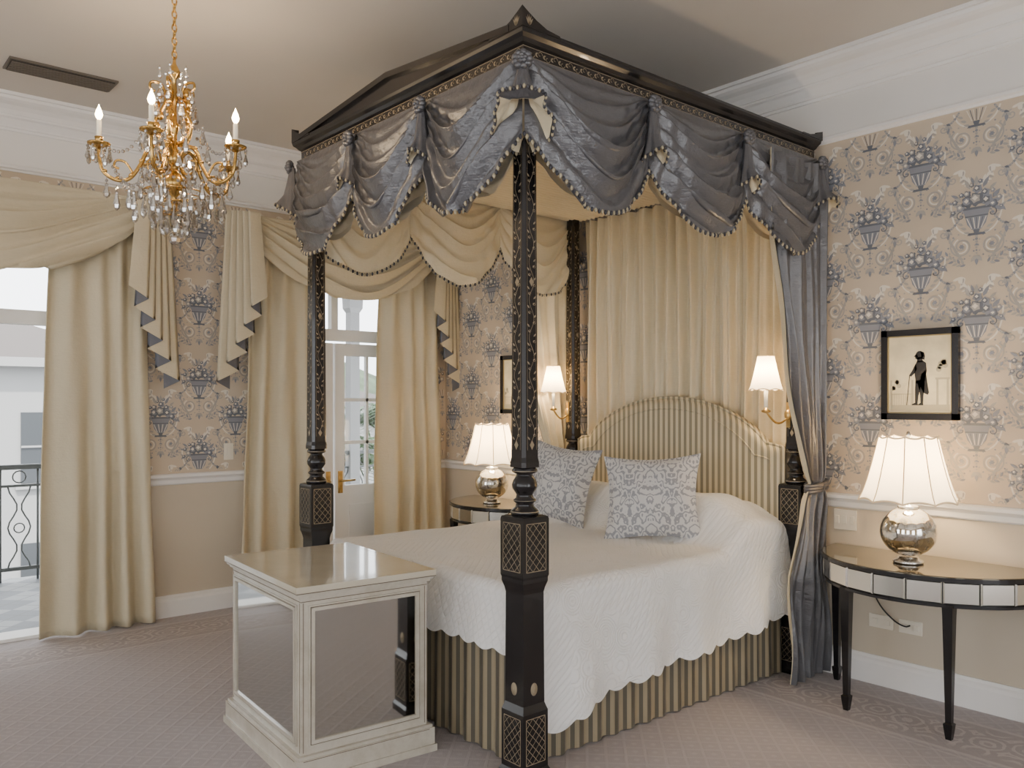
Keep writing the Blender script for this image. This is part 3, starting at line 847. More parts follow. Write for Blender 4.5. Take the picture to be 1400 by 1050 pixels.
for i in range(0,4):
    yy=CY0+(CY1-CY0)*i/3; xx=CX0+(CX1-CX0)*i/3
    if 0<i<3:
        cone(CX1,yy,1,0); rosette(CX1,yy,1,0); cone(CX0,yy,-1,0,.22,.05,False); rosette(CX0,yy,-1,0)
        cone(xx,CY0,0,-1); rosette(xx,CY0,0,-1)
q=.7071
cone(CX1,CY0,q,-q,.32,.115,True,.19); rosette(CX1,CY0,q,-q)
for x,y,a,b in ((CX0,CY0,-q,-q),(CX1,CY1-.02,1,0),(CX0,CY1-.02,-1,0)):
    cone(x,y,a,b,.31,.095); rosette(x,y,a,b)
cm.obj('valance_jabots',[M_grey],bed,fixn=False); im.obj('jabot_lining',[M_cream],bed,fixn=False)
rm.obj('valance_rosettes',[M_grey],bed)
bm_.obj('valance_bead_trim',[M_trimL,M_trimD],bed)

# head curtain (cream, gathered)
mb=MB()
def hc(u,v):
    x=BX0+.05+(BX1-BX0-.1)*u; z=2.79-(2.79-.55)*v
    d=.030*sin(u*2*pi*15+2.2*sin(u*13)+.9*sin(v*3+u*5))+.010*sin(u*2*pi*37+v*2+3*sin(u*9))+.010*sin(u*31+v*7)
    return (x,4.345+d*.9,z)
mb.grid(hc,420,24,0); mb.obj('head_curtain',[M_cream],bed,fixn=False)
def sidecurt(sx,mOut,mIn,nm):
    xc=BX1+.113 if sx>0 else BX0-.113
    def f(off):
        def g(u,v):
            z=2.80-2.79*v; zt=1.04
            if z>zt:
                t=(2.8-z)/(2.8-zt); yl=3.80+(4.19-3.80)*t**2.0; yr=4.38-.02*t; am=.026-.004*t
            else:
                t=(zt-z)/zt; yl=4.19-.17*min(1,t*2.2)**.7; yr=4.36+.03*t; am=.02+.006*t
            pinch=math.exp(-((z-zt)/.05)**2)
            yl=yl+.02*pinch; yr-=.02*pinch
            y=yl+(yr-yl)*u
            d=am*(.75*sin(u*2*pi*4.5+1.6*sin(u*5+1)+1.0*sin(v*4))+.35*sin(u*2*pi*9.3+v*5+2*sin(u*7)))*(1-.4*pinch)
            if z>zt:
                d+=.020*sin(pi*((2.8-z)/(2.8-zt)))*(1-u)
                d+=.012*sin(z*7+u*9)*(1-u)
            else: d+=.012*sin(z*9+u*6)
            return (xc+sx*(d*1.0+off),y,z)
        return g
    mb=MB(); mb.grid(f(.0025),130,90,0); mb.grid(f(-.0025),130,90,1)
    pts=[]
    for i in range(25):
        a=2*pi*i/24
        pts.append((xc+.038*cos(a),4.285+.09*sin(a),1.04+.012*sin(a)))
    for dz in (-.016,0,.016): mb.tube([(p[0],p[1],p[2]+dz) for p in pts],.012,8,2)
    mb.obj(nm,[mOut,mIn,M_grey],bed,fixn=False)
sidecurt(1,M_grey,M_cream,'side_curtain_near'); sidecurt(-1,M_grey,M_cream,'side_curtain_far')

# headboard
def hbz(x):
    t=(x-(BX0+BX1)/2)/((BX1-BX0)/2-.075)
    a=abs(t)
    if a>.86: return 1.265-.02*((a-.86)/.14)**2
    return 1.265+.265*(1-(a/.86)**2.1)**.78
mb=MB()
hx0,hx1=BX0+.07,BX1-.07
def hbf(u,v):
    x=hx0+(hx1-hx0)*u; zt=hbz(x); z=.5+(zt-.5)*v
    e=min(1,(1-v)*(zt-.5)/.05); e2=min(1,min(u,1-u)*(hx1-hx0)/.04)
    p=.035*sqrt(max(0,1-(1-e)**2))*sqrt(max(0,1-(1-e2)**2))
    return (x,4.265-p,z)
mb.grid(hbf,120,40,0)
mb.grid(lambda u,v:(hx0+(hx1-hx0)*u,4.265+.04*v,hbz(hx0+(hx1-hx0)*u)),120,1,0)
mb.grid(lambda u,v:(hx0+(hx1-hx0)*u,4.305,.5+(hbz(hx0+(hx1-hx0)*u)-.5)*v),60,2,0)
for xx in (hx0,hx1): mb.grid(lambda u,v:(xx,4.265+.04*u,.5+(1.25-.5)*v),1,1,0)
pts=[(hx0,4.258,.55)]+[(hx0+(hx1-hx0)*i/90,4.258,hbz(hx0+(hx1-hx0)*i/90)) for i in range(91)]+[(hx1,4.258,.55)]
mb.tube(pts,.008,8,0)
inn=[(hx0+.07+(hx1-hx0-.14)*i/90,4.229,hbz(hx0+.0+(hx1-hx0)*i/90)-.07) for i in range(91)]
mb.tube([(hx0+.07,4.229,.6)]+inn+[(hx1-.07,4.229,.6)],.005,6,0)
mb.obj('headboard',[M_hb],bed,fixn=False)

mb=MB(); mb.box(BX0+.1,BX1-.1,BY0+.09,4.22,.12,.70,0); mb.obj('mattress_and_base',[M_quilt],bed,bevel=.03)
mb=MB()
def pl(s,a=.011): 
    return a*sin(s*2*pi/.112)+.004*sin(s*31)
mb.grid(lambda u,v:(BX1-.055+pl(BY0+.09+(4.2-BY0-.09)*u)*(.4+.6*v)+.012*v,BY0+.09+(4.2-BY0-.09)*u,.60-.592*v),260,8,0)
mb.grid(lambda u,v:(BX0+.055-pl(BY0+.09+(4.2-BY0-.09)*u)*(.4+.6*v)-.012*v,BY0+.09+(4.2-BY0-.09)*u,.60-.592*v),200,8,0)
mb.grid(lambda u,v:(BX0+.075+(BX1-BX0-.15)*u,BY0+.045-pl(u*1.6)*(.4+.6*v)-.012*v,.60-.592*v),220,8,0)
mb.obj('bed_skirt',[M_skirt],bed,fixn=False)

# coverlet
ZT=.735
cx0,cx1=BX0+.03,BX1-.02
def sm(t): t=max(0,min(1,t)); return t*t*(3-2*t)
def bulge(x,y):
    h=sm((y-3.66)/.26)*.25
    h*= (1-.12*math.exp(-((x+3.43)/.07)**2))
    ex=min((x-cx0)/.30,(cx1-x)/.30); h*=.5+.5*sm(ex)
    h*=1-.25*sm((y-4.02)/.2)
    return h
def hem(y):
    return .205+.15*((y-2.34)/1.9)-.07*math.exp(-((y-2.34)/.22)**2)
mb=MB()
yA,yB=BY0+.085,4.235
def wr(x,y): return .004*sin(x*7+y*5)+.003*sin(x*19-y*11)+.005*sin(y*9+x*2)*sm((y-3.0)/.8)
def cov(u,v):
    y=yA+(yB-yA)*u
    R=.07
    n1,n2=.2,.62
    topw=(cx1-R)-(cx0+R)
    if n1<=v<=n2:
        x=cx0+R+topw*(v-n1)/(n2-n1)
        return (x,y,ZT+bulge(x,y)+wr(x,y))
    near=v>n2
    t=(v-n2)/(1-n2) if near else (n1-v)/n1
    xe=cx1-R if near else cx0+R
    sgn=1 if near else -1
    h0=bulge(xe,y)+wr(xe,y)
    sc=.024*abs(sin(pi*y/.125))
    hz=(hem(y) if near else .35)-sc
    full=ZT+h0-hz
    arc=R*pi/2
    L=arc+full-R
    s=t*L
    if s<arc:
        a=s/R
        return (xe+sgn*R*sin(a),y,ZT+h0-R*(1-cos(a)))
    q=(s-arc)/(L-arc)
    fl=.030*q+(.024*q)*sin(y*2*pi/.42+.8)+.006*q*sin(y*23)
    fl+=.010*sin(q*5+y*4)*q
    return (xe+sgn*(R+fl+.01*q),y,ZT+h0-R-(full-R)*q)
mb.grid(cov,240,110,0)
def foot(u,v):
    x=BX0+.078+(BX1-BX0-.156)*u
    sc=.020*abs(sin(pi*x/.125)); hz=.47-sc; R=.05
    y0=yA
    h0=wr(x,y0)
    arc=R*pi/2; L=arc+(ZT-hz-R); s=v*L
    if s<arc:
        a=s/R; return (x,y0-R*sin(a),ZT+h0*(1-v)-R*(1-cos(a)))
    q=(s-arc)/(L-arc)
    return (x,y0-R-.014*q-.006*q-.008*q*sin(x*15)-.012*q,ZT-R-(ZT-hz-R)*q)
mb.grid(foot,150,24,0)
mb.obj('coverlet',[M_quilt],bed,fixn=False)

# cushions
def cushion(c,rz,tilt,W=.25,H=.24,T=.085,roll=0):
    mb=MB(); n=28
    e=.13
    for sg in (-1,1):
        def f(u,v):
            a=2*u-1;b=2*v-1
            th=T*(max(0,1-a**2)**.6)*(max(0,1-b**2)**.6)
            x=W*a*(1-e*(1-b*b)); z=H*b*(1-e*(1-a*a))
            return (x,sg*(th+.003)+.008*sin(a*6+b*4)*(1-a*a)*(1-b*b),z)
        mb.grid(f,n,n,0)
    pts=[]
    for i in range(81):
        t=i/80*4; k=int(min(3,t)); r=t-k; r2=2*r-1
        a,b=((r2,-1),(1,r2),(-r2,1),(-1,-r2))[k]
        pts.append((W*a*(1-e*(1-b*b)),0,H*b*(1-e*(1-a*a))))
    mb.tube(pts,.005,6,0)
    M=Matrix.Translation(c)@Matrix.Rotation(rz,4,'Z')@Matrix.Rotation(tilt,4,'X')@Matrix.Rotation(roll,4,'Y')
    mb.obj('cushion',[M_damask],matrix=M,fixn=False)
cushion((-3.07,3.66,.97),math.radians(32),math.radians(-17),W=.27,H=.24,roll=math.radians(-3))
cushion((-3.86,3.70,.99),math.radians(10),math.radians(-16),W=.26,H=.25,roll=math.radians(6))

# ------------------------------------------------------------------ window drapes
def windowset(yc):
    e=empty('window_curtain',(XW+.1,yc,1.4))
    y0,y1=yc-.95,yc+.95
    mb=MB(); mb.box(XW,XW+.16,y0+.02,y1-.02,2.80,2.86,0)
    mb.obj('pelmet_board',[M_drape],e)
    mb=MB()
    def panel(a,b,flare,sd):
        def f(u,v):
            z=2.8-2.79*v
            y=a+(b-a)*u+flare*v*(u-.5)*.12+.01*sin(v*4+sd)
            d=.038*sin(u*2*pi*4+sd+1.3*sin(u*6+sd)+.6*sin(v*3+sd))*(.55+.45*v)+.010*sin(u*27+v*4+sd)+.006*sin(v*17+u*5)
            return (XW+.10+d,y,z)
        mb.grid(f,120,50,0)
    panel(y0+.14,y0+.66,1,.3); panel(y1-.64,y1-.06,1,2.1)
    mb.obj('curtain_panels',[M_drape],e,solid=.006,fixn=False)
    mb=MB()
    swag(mb,(XW+.165,y0+.12),(XW+.165,y1-.12),(1,0),2.86,.16,.56,.06,5.5,0,int(yc*10),90,80,.065,.0,.004)
    mb.grid(lambda u,v:(XW+.162,y0+.02+(y1-y0-.04)*u,2.865-.10*v),4,2,0)
    mb.obj('swag',[M_drape],e,fixn=False)
    for sg,nm in ((-1,'jabot_1'),(1,'jabot_2')):
        mb=MB(); N=5
        ye=y0 if sg<0 else y1
        FW,BWd=.150,.095
        W=(FW-BWd)*(N-1)+FW
        fb=.6
        def jf(u,v):
            w=u*N; k=int(min(N-1,w)); fr=w-k
            if fr<fb: adv=k*(FW-BWd)+fr/fb*FW; dd=.0
            else: adv=k*(FW-BWd)+FW-(fr-fb)/(1-fb)*BWd; dd=-.016*((fr-fb)/(1-fb))
            dep=.016*(N-k)+ (dd if fr>=fb else .004*sin(fr/fb*pi))
            uu=(k+min(1,fr))/N
            L=.60+(1.27-.60)*uu
            spread=.62+.50*(v*L/1.27)
            y=ye+sg*((adv-W*.62)*spread-.02)
            return (XW+.19+dep,y,2.862-L*v)
        def mf(u):
            w=u*N; fr=w-int(w)
            return 1 if fr>fb else 0
        mb.grid(jf,N*10,30,0,True,mf)
        mb.obj(nm,[M_drape,M_greyD],e,fixn=False)
windowset(.95); windowset(3.37)

# ------------------------------------------------------------------ CHEST
ch=empty('mirrored_chest',(-3.42,1.83,0))
M4=Matrix.Translation((-3.438,1.842,0))@Matrix.Rotation(math.radians(-4.2),4,'Z')
L2,W2=.435,.315
mb=MB()
def slab(h,z0,z1,m=0): mb.box(-L2-h,L2+h,-W2-h,W2+h,z0,z1,m,M4)
slab(0,.755,.78,1); slab(-.008,.742,.755,0); slab(-.018,.73,.742,0); slab(-.03,.10,.73,0)
slab(-.012,.10,.112,0); slab(-.004,.02,.10,0); slab(.004,0,.03,0)
bx,by=L2-.03,W2-.03
def facebox(side,a0,a1,z0,z1,t0,t1,m):
    if side=='x': 
        for s in (-1,1): mb.box(min(s*(bx+t0),s*(bx+t1)),max(s*(bx+t0),s*(bx+t1)),a0,a1,z0,z1,m,M4)
    else:
        for s in (-1,1): mb.box(a0,a1,min(s*(by+t0),s*(by+t1)),max(s*(by+t0),s*(by+t1)),z0,z1,m,M4)
for sd,hw in (('x',by),('y',bx)):
    z0,z1=.165,.675; a=hw-.055
    facebox(sd,-a,a,z0,z1,.0,.002,2)
    for w0,w1,t,m in ((0,.014,.010,0),(.014,.018,.0055,3),(.018,.024,.008,0)):
        facebox(sd,-a-w1,a+w1,z1+w0,z1+w1,0,t,m); facebox(sd,-a-w1,a+w1,z0-w1,z0-w0,0,t,m)
        facebox(sd,-a-w1,-a-w0,z0-w0,z1+w0,0,t,m); facebox(sd,a+w0,a+w1,z0-w0,z1+w0,0,t,m)
    facebox(sd,-hw,hw,.713,.716,0,.0012,3)
    for q in (-1,1): facebox(sd,min(q*(hw-.012),q*(hw-.009)),max(q*(hw-.012),q*(hw-.009)),.12,.71,0,.001,3)
    facebox(sd,-hw,hw,.095,.0975,.022,.027,3)
    facebox(sd,-hw-.03,hw+.03,.752,.7555,.026,.0305,3)
mb.box(-L2+.02,L2-.02,-W2+.02,-W2+.0225,.7801,.7803,3,M4); mb.box(-L2+.02,L2-.02,W2-.0225,W2-.02,.7801,.7803,3,M4)
mb.box(-L2+.02,-L2+.0225,-W2+.02,W2-.02,.7801,.7803,3,M4); mb.box(L2-.0225,L2-.02,-W2+.02,W2-.02,.7801,.7803,3,M4)
mb.obj('chest_body',[M_chest,M_chesttop,M_mirror,M_chestline],ch,bevel=.003)

# ------------------------------------------------------------------ side tables
def demilune(xc):
    e=empty('demilune_table',(xc,4.2,0)); R=.55; yb=YW-.045
    mb=MB(); n=48
    def half(r,z0,z1,m):
        pts=[(xc+r*cos(pi+pi*i/n),yb+r*.98*sin(pi+pi*i/n)) for i in range(n+1)]
        vs=[(x,y,z0) for x,y in pts]+[(x,y,z1) for x,y in pts]; k=n+1
        mb.add(vs,[tuple(range(k)),tuple(range(2*k-1,k-1,-1))]+[(i,(i+1)%k,k+(i+1)%k,k+i) for i in range(k)],m)
    half(R,.704,.722,0); half(R-.008,.722,.727,1); half(R-.02,.595,.704,0)
    nt=11
    for i in range(nt):
        a0=pi+pi*i/nt+.004;a1=pi+pi*(i+1)/nt-.004
        r0=R-.019;r1=R-.011
        P=[(xc+r0*cos(a),yb+r0*.98*sin(a)) for a in (a0,a1)]; Q=[(xc+r1*cos(a),yb+r1*.98*sin(a)) for a in (a0+.012,a1-.012)]
        vs=[(P[0][0],P[0][1],.602),(P[1][0],P[1][1],.602),(P[1][0],P[1][1],.703),(P[0][0],P[0][1],.703),
            (Q[0][0],Q[0][1],.609),(Q[1][0],Q[1][1],.609),(Q[1][0],Q[1][1],.696),(Q[0][0],Q[0][1],.696)]
        mb.add(vs,[(4,5,6,7),(0,1,5,4),(1,2,6,5),(2,3,7,6),(3,0,4,7)],2)
    half(R-.012,.588,.600,0)
    for lx,ly in ((-.24,-.45),(.24,-.45),(-.5,-.06),(.5,-.06)):
        mb.sqlathe([(.012,0),(.018,.05),(.020,.07),(.013,.075),(.013,.085),(.022,.55),(.024,.60)],(xc+lx,yb+ly,0),0)
    mb.obj('table_body',[M_blk,M_tabtop,M_apron],e,fixn=True)
demilune(-1.83); demilune(-5.03)

def tablelamp(x,y):
    e=empty('table_lamp',(x,y,.7275))
    mb=MB(); z=.7275
    mb.lathe([(.066,0),(.07,.006),(.066,.014),(.05,.02),(.045,.03)],(x,y,z),32,1)
    R=.128; prof=[]
    for i in range(21):
        t=-pi/2*.80+pi*.9*i/20
        prof.append((R*cos(t),.152+R*.93*sin(t)))
    mb.lathe(prof,(x,y,z),40,0)
    mb.lathe([(.045,.262),(.05,.27),(.04,.278),(.018,.284),(.014,.33),(.018,.335),(.018,.37),(.004,.375)],(x,y,z),24,1)
    mb.obj('lamp_base',[M_merc,M_silver],e)
    mb=MB(); n=10; per=12
    zb,zt=.30,.61
    def f(u,v):
        a=2*pi*u; r=.225-(.225-.132)*(v**.75)
        fr=(u*n)%1.0
        sc=1-.055*(1-(2*fr-1)**2)*(.6+.4*(1-v))
        zz=zb+(zt-zb)*v
        if v<.02: zz+=-.0+.012*(1-(2*fr-1)**2)
        if v>.98: zz-=.010*(1-(2*fr-1)**2)
        return (x+r*sc*cos(a),y+r*sc*sin(a),z+zz)
    mb.grid(f,n*per,16,0)
    mb.tube([Vector(f(i/(n*per),0)) for i in range(n*per+1)],.0045,6,1)
    mb.tube([Vector(f(i/(n*per),1)) for i in range(n*per+1)],.0045,6,1)
    for i in range(n): mb.tube([Vector(f(i/n,j/8)) for j in range(9)],.003,6,1)
    for k in range(3):
        a=2*pi*k/3; mb.tube([(x,y,z+.59),(x+.125*cos(a),y+.125*sin(a),z+.598)],.002,5,2)
    mb.lathe([(.006,.37),(.003,.40),(.003,.60),(.009,.605),(.011,.615),(.006,.63),(.001,.635)],(x,y,z),12,2)
    mb.obj('lamp_shade',[M_shade,M_shadetrim,M_silver],e,fixn=False)
    mb=MB(); mb.sph((x,y,z+.43),(.028,.028,.036),0,12,8); mb.obj('light_bulb',[M_bulb],e)
    L=bpy.data.lights.new('lamp_light','POINT'); L.energy=22; L.color=(1,.75,.47); L.shadow_soft_size=.06
    o=bpy.data.objects.new('lamp_light',L); COL.objects.link(o); o.location=(x,y,z+.49); o.parent=e; o.matrix_parent_inverse=Matrix.Translation(-Vector(e.location))
tablelamp(-1.85,4.10); tablelamp(-5.02,4.10)

def sconce(px,py,x,y):
    e=empty('wall_sconce',(x,y,1.6))
    mb=MB()
    s=Vector((x-px,y-py,0)).normalized()
    b=Vector((px,py,0))+s*.048
    mb.box(b.x-.012,b.x+.012,b.y-.006,b.y+.008,1.36,1.50,0)
    mb.sph((b.x,b.y-.008,1.43),(.022,.012,.03),0,12,8)
    p=[]
    for i in range(13):
        t=i/12
        p.append((b.x+(x-b.x)*t,b.y+(y-b.y)*t,1.42-.05*sin(pi*t)+.03*t))
    mb.tube(p,.006,8,0)
    mb.lathe([(.006,0),(.024,.006),(.026,.014),(.012,.02),(.011,.03)],(x,y,1.44),16,0)
    mb.lathe([(.011,.03),(.011,.12),(.004,.125)],(x,y,1.44),12,2)
    n=8;per=8
    def f(u,v):
        a=2*pi*u; r=.094-(.094-.046)*(v**.8); fr=(u*n)%1.0
        sc=1-.05*(1-(2*fr-1)**2)
        zz=1.565+.19*v
        if v<.05: zz+=.008*(1-(2*fr-1)**2)
        return (x+r*sc*cos(a),y+r*sc*sin(a),zz)
    mb.grid(f,n*per,8,1); mb.tube([Vector(f(i/64,0)) for i in range(65)],.003,5,3); mb.tube([Vector(f(i/64,1)) for i in range(65)],.003,5,3)
    mb.sph((x,y,1.62),(.014,.014,.03),4,10,8)
    mb.obj('sconce_body',[M_brass,M_shade,M_skin,M_shadetrim,M_bulb],e,fixn=False)
    L=bpy.data.lights.new('sconce_light','POINT'); L.energy=9; L.color=(1,.74,.45); L.shadow_soft_size=.03
    o=bpy.data.objects.new('sconce_light',L); COL.objects.link(o); o.location=(x,y,1.675); o.parent=e; o.matrix_parent_inverse=Matrix.Translation(-Vector(e.location))
sconce(BX0,BY1,-4.325,4.09); sconce(BX1,BY1,-2.63,4.10)

# ------------------------------------------------------------------ pictures
def picture(xa,xb,z0,z1):
    mb=MB(); y=YW-.003
    w=.032
    for a,b,c,d in ((xa,xb,z1-w,z1),(xa,xb,z0,z0+w),(xa,xa+w,z0,z1),(xb-w,xb,z0,z1)):
        mb.box(a,b,y-.028,y-.002,c,d,0)
    s=.006
    for a,b,c,d in ((xa+w,xb-w,z1-w-s,z1-w),(xa+w,xb-w,z0+w,z0+w+s),(xa+w,xa+w+s,z0+w,z1-w),(xb-w-s,xb-w,z0+w,z1-w)):
        mb.box(a,b,y-.022,y-.002,c,d,4)
    mb.box(xa+w,xb-w,y-.016,y-.002,z0+w,z1-w,1)
    xc=(xa+xb)/2; zc=z0+.075
    yy=y-.0165
    def P(poly,m,o=0):
        mb.add([(xc+px,yy-o,zc+pz) for px,pz in poly],[tuple(range(len(poly)))],m)
    P([(-.15,-.03),(.15,-.03),(.15,.004),(-.15,.0)],3,.0001)
    for i in range(9):
        x=-.14+i*.012; P([(x-.001,0),(x+.001,0),(x+.001,.06),(x-.001,.06)],3,.0002)
    P([(-.145,.055),(-.03,.055),(-.03,.059),(-.145,.059)],3,.0002)
    for x in (-.145,-.035,.09,.14): P([(x-.006,0),(x+.006,0),(x+.005,.13),(x-.005,.13)],3,.0002)
    P([(.08,.13),(.15,.13),(.15,.14),(.08,.14)],3,.0002)
    for i in range(6): P(circ(.112+.016*cos(i*1.1),.2+.02*sin(i*1.7),.014,8),3,.00015)
    for i in range(5): P(circ(-.12+.016*cos(i*1.3),.1+.02*sin(i*1.9),.012,8),3,.00015)
    o=.0004; f=1.06
    def F(poly): P([(px*f,pz*f) for px,pz in poly],2,o)
    F(circ(.002,.243,.019,16))
    F([(-.013,.250),(-.019,.243),(-.026,.236),(-.018,.233),(-.020,.228),(-.012,.222),(0,.222)])
    F([(.006,.262),(.022,.254),(.027,.236),(.024,.218),(.012,.224)])
    F([(-.010,.232),(.014,.232),(.016,.208),(-.010,.208)])
    F([(-.010,.214),(.016,.216),(.032,.204),(.036,.165),(.028,.12),(.022,.105),(-.016,.105),(-.022,.15),(-.022,.19)])
    F([(.030,.17),(.038,.11),(.046,.06),(.040,.05),(.020,.06),(.002,.10),(.010,.15)])
    F([(-.010,.12),(.026,.12),(.024,.075),(.020,.045),(.018,.008),(.006,.008),(.004,.05),(-.002,.08)])
    F([(-.018,.12),(.010,.12),(.004,.075),(-.004,.045),(-.008,.008),(-.020,.008),(-.020,.05),(-.020,.08)])
    F([(-.020,.012),(-.036,.004),(-.036,0),(-.006,0),(-.008,.012)]); F([(.006,.012),(-.006,.004),(-.006,0),(.019,0),(.018,.012)])
    F([(-.018,.20),(-.032,.170),(-.048,.146),(-.040,.138),(-.022,.155),(-.010,.175)])
    F([(-.048,.146),(-.044,.146),(-.058,.0),(-.062,.0)])
    mb.obj('framed_silhouette',[M_blk,M_paper,M_ink,M_sketch,M_mount],fixn=False)
picture(-2.124,-1.736,1.41,1.875); picture(-5.27,-4.89,1.41,1.875)

def plate(mb,x0,x1,z0,z1,y=YW,n=2):
    mb.box(x0,x1,y-.010,y-.001,z0,z1,0)
    w=(x1-x0)/n
    for i in range(n): mb.box(x0+w*i+w*.25,x0+w*i+w*.75,y-.016,y-.01,z0+(z1-z0)*.3,z0+(z1-z0)*.7,0)
mb=MB(); plate(mb,-2.40,-2.27,.80,.91,n=3); mb.obj('light_switch',[M_socket],bevel=.002)
mb=MB(); plate(mb,-2.20,-2.07,.30,.37,n=2); mb.obj('wall_socket',[M_socket],bevel=.002)
mb=MB(); plate(mb,-2.04,-1.92,.30,.37,n=2); mb.obj('wall_socket',[M_socket],bevel=.002)
mb=MB(); mb.box(XW+.001,XW+.010,2.42,2.49,1.08,1.2,0); mb.box(XW+.01,XW+.016,2.44,2.47,1.11,1.17,0); mb.obj('light_switch',[M_socket],bevel=.002)
mb=MB()
pts=[(-1.98,YW-.012,.345),(-2.0,YW-.03,.34),(-2.05,YW-.035,.36),(-2.12,YW-.035,.42),(-2.16,YW-.035,.50),(-2.15,YW-.028,.60),(-2.14,YW-.02,.70)]
def cr(pts,n=6):
    o=[];P=[Vector(p) for p in pts];P=[P[0]]+P+[P[-1]]
    for i in range(1,len(P)-2):
        for k in range(n):
            t=k/n;a,b,c,d=P[i-1],P[i],P[i+1],P[i+2]
            o.append(.5*((2*b)+(-a+c)*t+(2*a-5*b+4*c-d)*t*t+(-a+3*b-3*c+d)*t**3))
    o.append(P[-1]); return o
mb.tube(cr(pts),.004,6,0); mb.obj('power_cord',[M_dark])

mb=MB()
vx,v0,v1=-5.38,.92,1.48
mb.box(vx-.10,vx+.10,v0,v1,HC-.012,HC-.001,0)
mb.box(vx-.085,vx+.085,v0+.015,v1-.015,HC-.016,HC-.012,1)
for i in range(7): mb.box(vx-.08+i*.024,vx-.07+i*.024,v0+.015,v1-.015,HC-.022,HC-.012,0)
mb.obj('ceiling_air_vent',[M_vent,M_dark])

# ------------------------------------------------------------------ chandelier
CX,CY=-3.87,1.32
cd=empty('crystal_chandelier',(CX,CY,2.7))
mb=MB()
z=3.06;k=0
while z<3.37:
    pts=[]
    for i in range(13):
        a=2*pi*i/12; dx=.010*cos(a); dz=.019*sin(a)
        pts.append((CX+(dx if k%2 else 0),CY+(0 if k%2 else dx),z+dz))
    mb.tube(pts,.0036,6,0); z+=.030;k+=1
mb.lathe([(.05,HC),(.05,HC-.01),(.035,HC-.025),(.012,HC-.035),(.008,HC-.05)],(CX,CY,0),20,0)
mb.lathe([(.004,2.36),(.016,2.37),(.022,2.385),(.012,2.40),(.010,2.42),(.03,2.44),(.048,2.465),(.052,2.49),(.04,2.515),(.02,2.53),(.014,2.545),(.02,2.56),(.036,2.575),(.04,2.60),(.03,2.62),(.014,2.64),(.011,2.70),(.018,2.72),(.022,2.74),(.012,2.76),(.009,2.82),(.014,2.85),(.020,2.875),(.012,2.90),(.008,2.95),(.024,2.965),(.028,2.98),(.018,3.0),(.008,3.02),(.006,3.05)],(CX,CY,0),20,0)
cry=MB(); bl=MB()
def drop(x,y,z,L=.055,r=.011,a0=0):
    r*=1.2
    cry.lathe([(.001,0),(r*.5,-L*.12),(r*.35,-L*.2),(r,-L*.72),(r*.75,-L*.88),(.001,-L)],(x,y,z),6,0,sm=False,cap=False,ph=a0)
    cry.sph((x,y,z+.008),.007,0,6,4,sm=False)
    mb.tube([(x,y,z),(x,y,z+.022)],.0008,4,0)
rgt=(.651,.759); fwd=(-.759,.651)
lights=[]
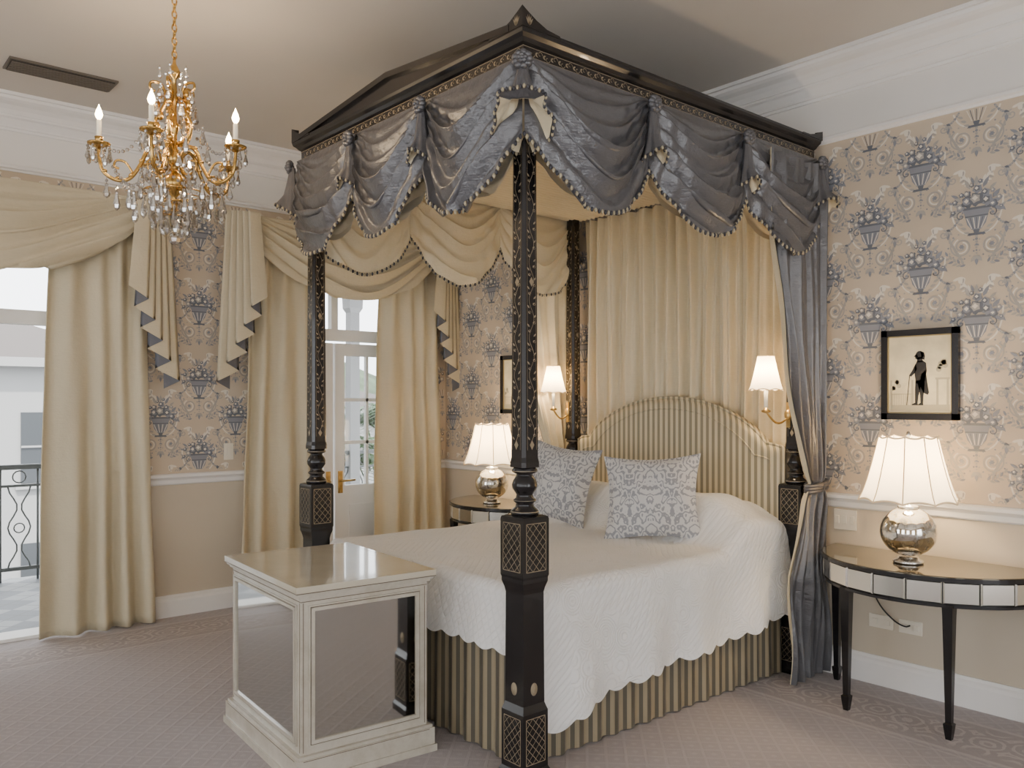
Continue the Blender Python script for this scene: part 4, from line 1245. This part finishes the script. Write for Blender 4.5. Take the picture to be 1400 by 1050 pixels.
for i in range(5):
    a=math.radians(203+72*i)
    dx=rgt[0]*cos(a)+fwd[0]*sin(a); dy=rgt[1]*cos(a)+fwd[1]*sin(a)
    def P(r,z): return Vector((CX+dx*r,CY+dy*r,z))
    R=.305
    arm=cr([P(.03,2.60),P(.07,2.64),P(.11,2.62),P(.14,2.55),P(.185,2.485),P(.24,2.475),P(.29,2.51),P(R,2.58),P(R,2.61)],6)
    n=len(arm); mb.tube(arm,[.010-.003*j/n for j in range(n)],8,0)
    mb.tube(cr([P(.17,2.51),P(.20,2.555),P(.235,2.56),P(.245,2.535),P(.225,2.525)],5),.0055,6,0)
    mb.tube(cr([P(.03,2.56),P(.06,2.52),P(.10,2.53),P(.11,2.57),P(.085,2.58)],5),.006,6,0)
    sc=cr([P(.02,2.66),P(.065,2.68),P(.085,2.74),P(.055,2.80),P(.035,2.86),P(.055,2.92),P(.095,2.925),P(.10,2.90),P(.08,2.885)],6)
    mb.tube(sc,[.009-.004*j/len(sc) for j in range(len(sc))],8,0)
    for q in range(5):
        l=P(.058+.014*(q%2),2.68+.05*q); mb.sph(l,(.014,.014,.022),0,6,5)
    for q in range(6):
        l=arm[5+q*6]; mb.sph((l.x,l.y,l.z+.007),(.013,.013,.010),0,6,5)
    c=P(R,0)
    mb.lathe([(.006,2.60),(.02,2.61),(.046,2.622),(.048,2.628),(.02,2.624),(.012,2.63),(.016,2.64),(.018,2.655),(.012,2.657)],(c.x,c.y,0),20,0)
    bl.lathe([(.0105,2.655),(.0105,2.725),(.006,2.73)],(c.x,c.y,0),12,0)
    bl.lathe([(.004,2.728),(.012,2.739),(.016,2.752),(.011,2.770),(.004,2.786),(.0005,2.796)],(c.x,c.y,0),10,1)
    lights.append((c.x,c.y,2.77))
    for q in range(8):
        b=2*pi*q/8; drop(c.x+.046*cos(b),c.y+.046*sin(b),2.60,.05+.014*(q%2),.0095,b)
    for r,z,L in ((.10,2.56,.07),(.14,2.48,.085),(.185,2.445,.10),(.235,2.43,.09),(.275,2.46,.07)):
        p=P(r,z); drop(p.x,p.y,p.z,L,.013,r)
    for j in range(15):
        t=j/14; r=.035+(.28-.035)*t; zz=2.97-.36*t-.14*sin(pi*t)
        p=P(r,zz); cry.sph(p,.0085,0,6,4,sm=False)
    a2=a+math.radians(36)
    ex=rgt[0]*cos(a2)+fwd[0]*sin(a2); ey=rgt[1]*cos(a2)+fwd[1]*sin(a2)
    a3=a+math.radians(72)
    q2=Vector((CX+(rgt[0]*cos(a3)+fwd[0]*sin(a3))*.25,CY+(rgt[1]*cos(a3)+fwd[1]*sin(a3))*.25,2.53))
    q1=P(.25,2.53)
    for j in range(17):
        t=j/16; p=q1.lerp(q2,t); p.z-=.10*sin(pi*t); cry.sph(p,.008,0,6,4,sm=False)
    p=q1.lerp(q2,.5); drop(p.x,p.y,2.41,.095,.014)
    for r,z,L in ((.07,2.90,.055),(.09,2.82,.065),(.12,2.74,.075),(.14,2.66,.075),(.06,2.60,.06),(.12,2.47,.085),(.17,2.50,.08),(.075,2.42,.095)):
        drop(CX+ex*r,CY+ey*r,z,L,.013,r*9)
    p=P(.09,2.88); drop(p.x,p.y,p.z,.055,.011)
    p=P(.06,3.0); drop(p.x,p.y,2.985,.04,.009)
for ring,(r,z,n,L) in enumerate(((.13,2.42,12,.10),(.09,2.37,10,.10),(.05,2.33,8,.085))):
    mb.tube([(CX+r*cos(2*pi*i/24),CY+r*sin(2*pi*i/24),z+.02) for i in range(25)],.0035,6,0)
    for i in range(n):
        b=2*pi*i/n+ring*.3; drop(CX+r*cos(b),CY+r*sin(b),z,L,.013,b)
for i in range(4):
    b=pi/2*i; mb.tube([(CX,CY,2.45),(CX+.13*cos(b),CY+.13*sin(b),2.44)],.003,5,0); mb.tube([(CX,CY,2.40),(CX+.09*cos(b),CY+.09*sin(b),2.39)],.003,5,0); mb.tube([(CX,CY,2.37),(CX+.05*cos(b),CY+.05*sin(b),2.35)],.003,5,0)
cry.sph((CX,CY,2.235),(.028,.028,.03),0,8,6,sm=False); mb.tube([(CX,CY,2.36),(CX,CY,2.26)],.0012,4,0)
mb.obj('chandelier_frame',[M_gold],cd,fixn=False)
cry.obj('crystal_drops',[M_crys],cd)
bl.obj('candles',[M_skin,M_bulb],cd)
for x,y,z in lights:
    L=bpy.data.lights.new('candle_light','POINT'); L.energy=3.5; L.color=(1,.74,.46); L.shadow_soft_size=.02
    o=bpy.data.objects.new('candle_light',L); COL.objects.link(o); o.location=(x,y,z+.05); o.parent=cd; o.matrix_parent_inverse=Matrix.Translation(-Vector(cd.location))

# ------------------------------------------------------------------ light, world, camera
w=bpy.data.worlds.new('World'); scene.world=w; w.use_nodes=True
bg=w.node_tree.nodes['Background']; bg.inputs[0].default_value=(.93,.96,1,1); bg.inputs[1].default_value=6.2
S=bpy.data.lights.new('sun','SUN'); S.energy=12; S.color=(1,.95,.87); S.angle=math.radians(2)
so=bpy.data.objects.new('sun',S); COL.objects.link(so); so.location=(0,0,12)
so.rotation_euler=Vector((-.50,.25,-.83)).to_track_quat('-Z','Y').to_euler()

cam=bpy.data.cameras.new('camera'); co=bpy.data.objects.new('camera',cam); COL.objects.link(co)
co.location=(0,0,1.5); co.rotation_euler=(pi/2,0,math.radians(49.4))
cam.sensor_width=36; cam.lens=1156/1400*36; cam.shift_y=25/1400; cam.clip_start=.05; cam.clip_end=300
scene.camera=co
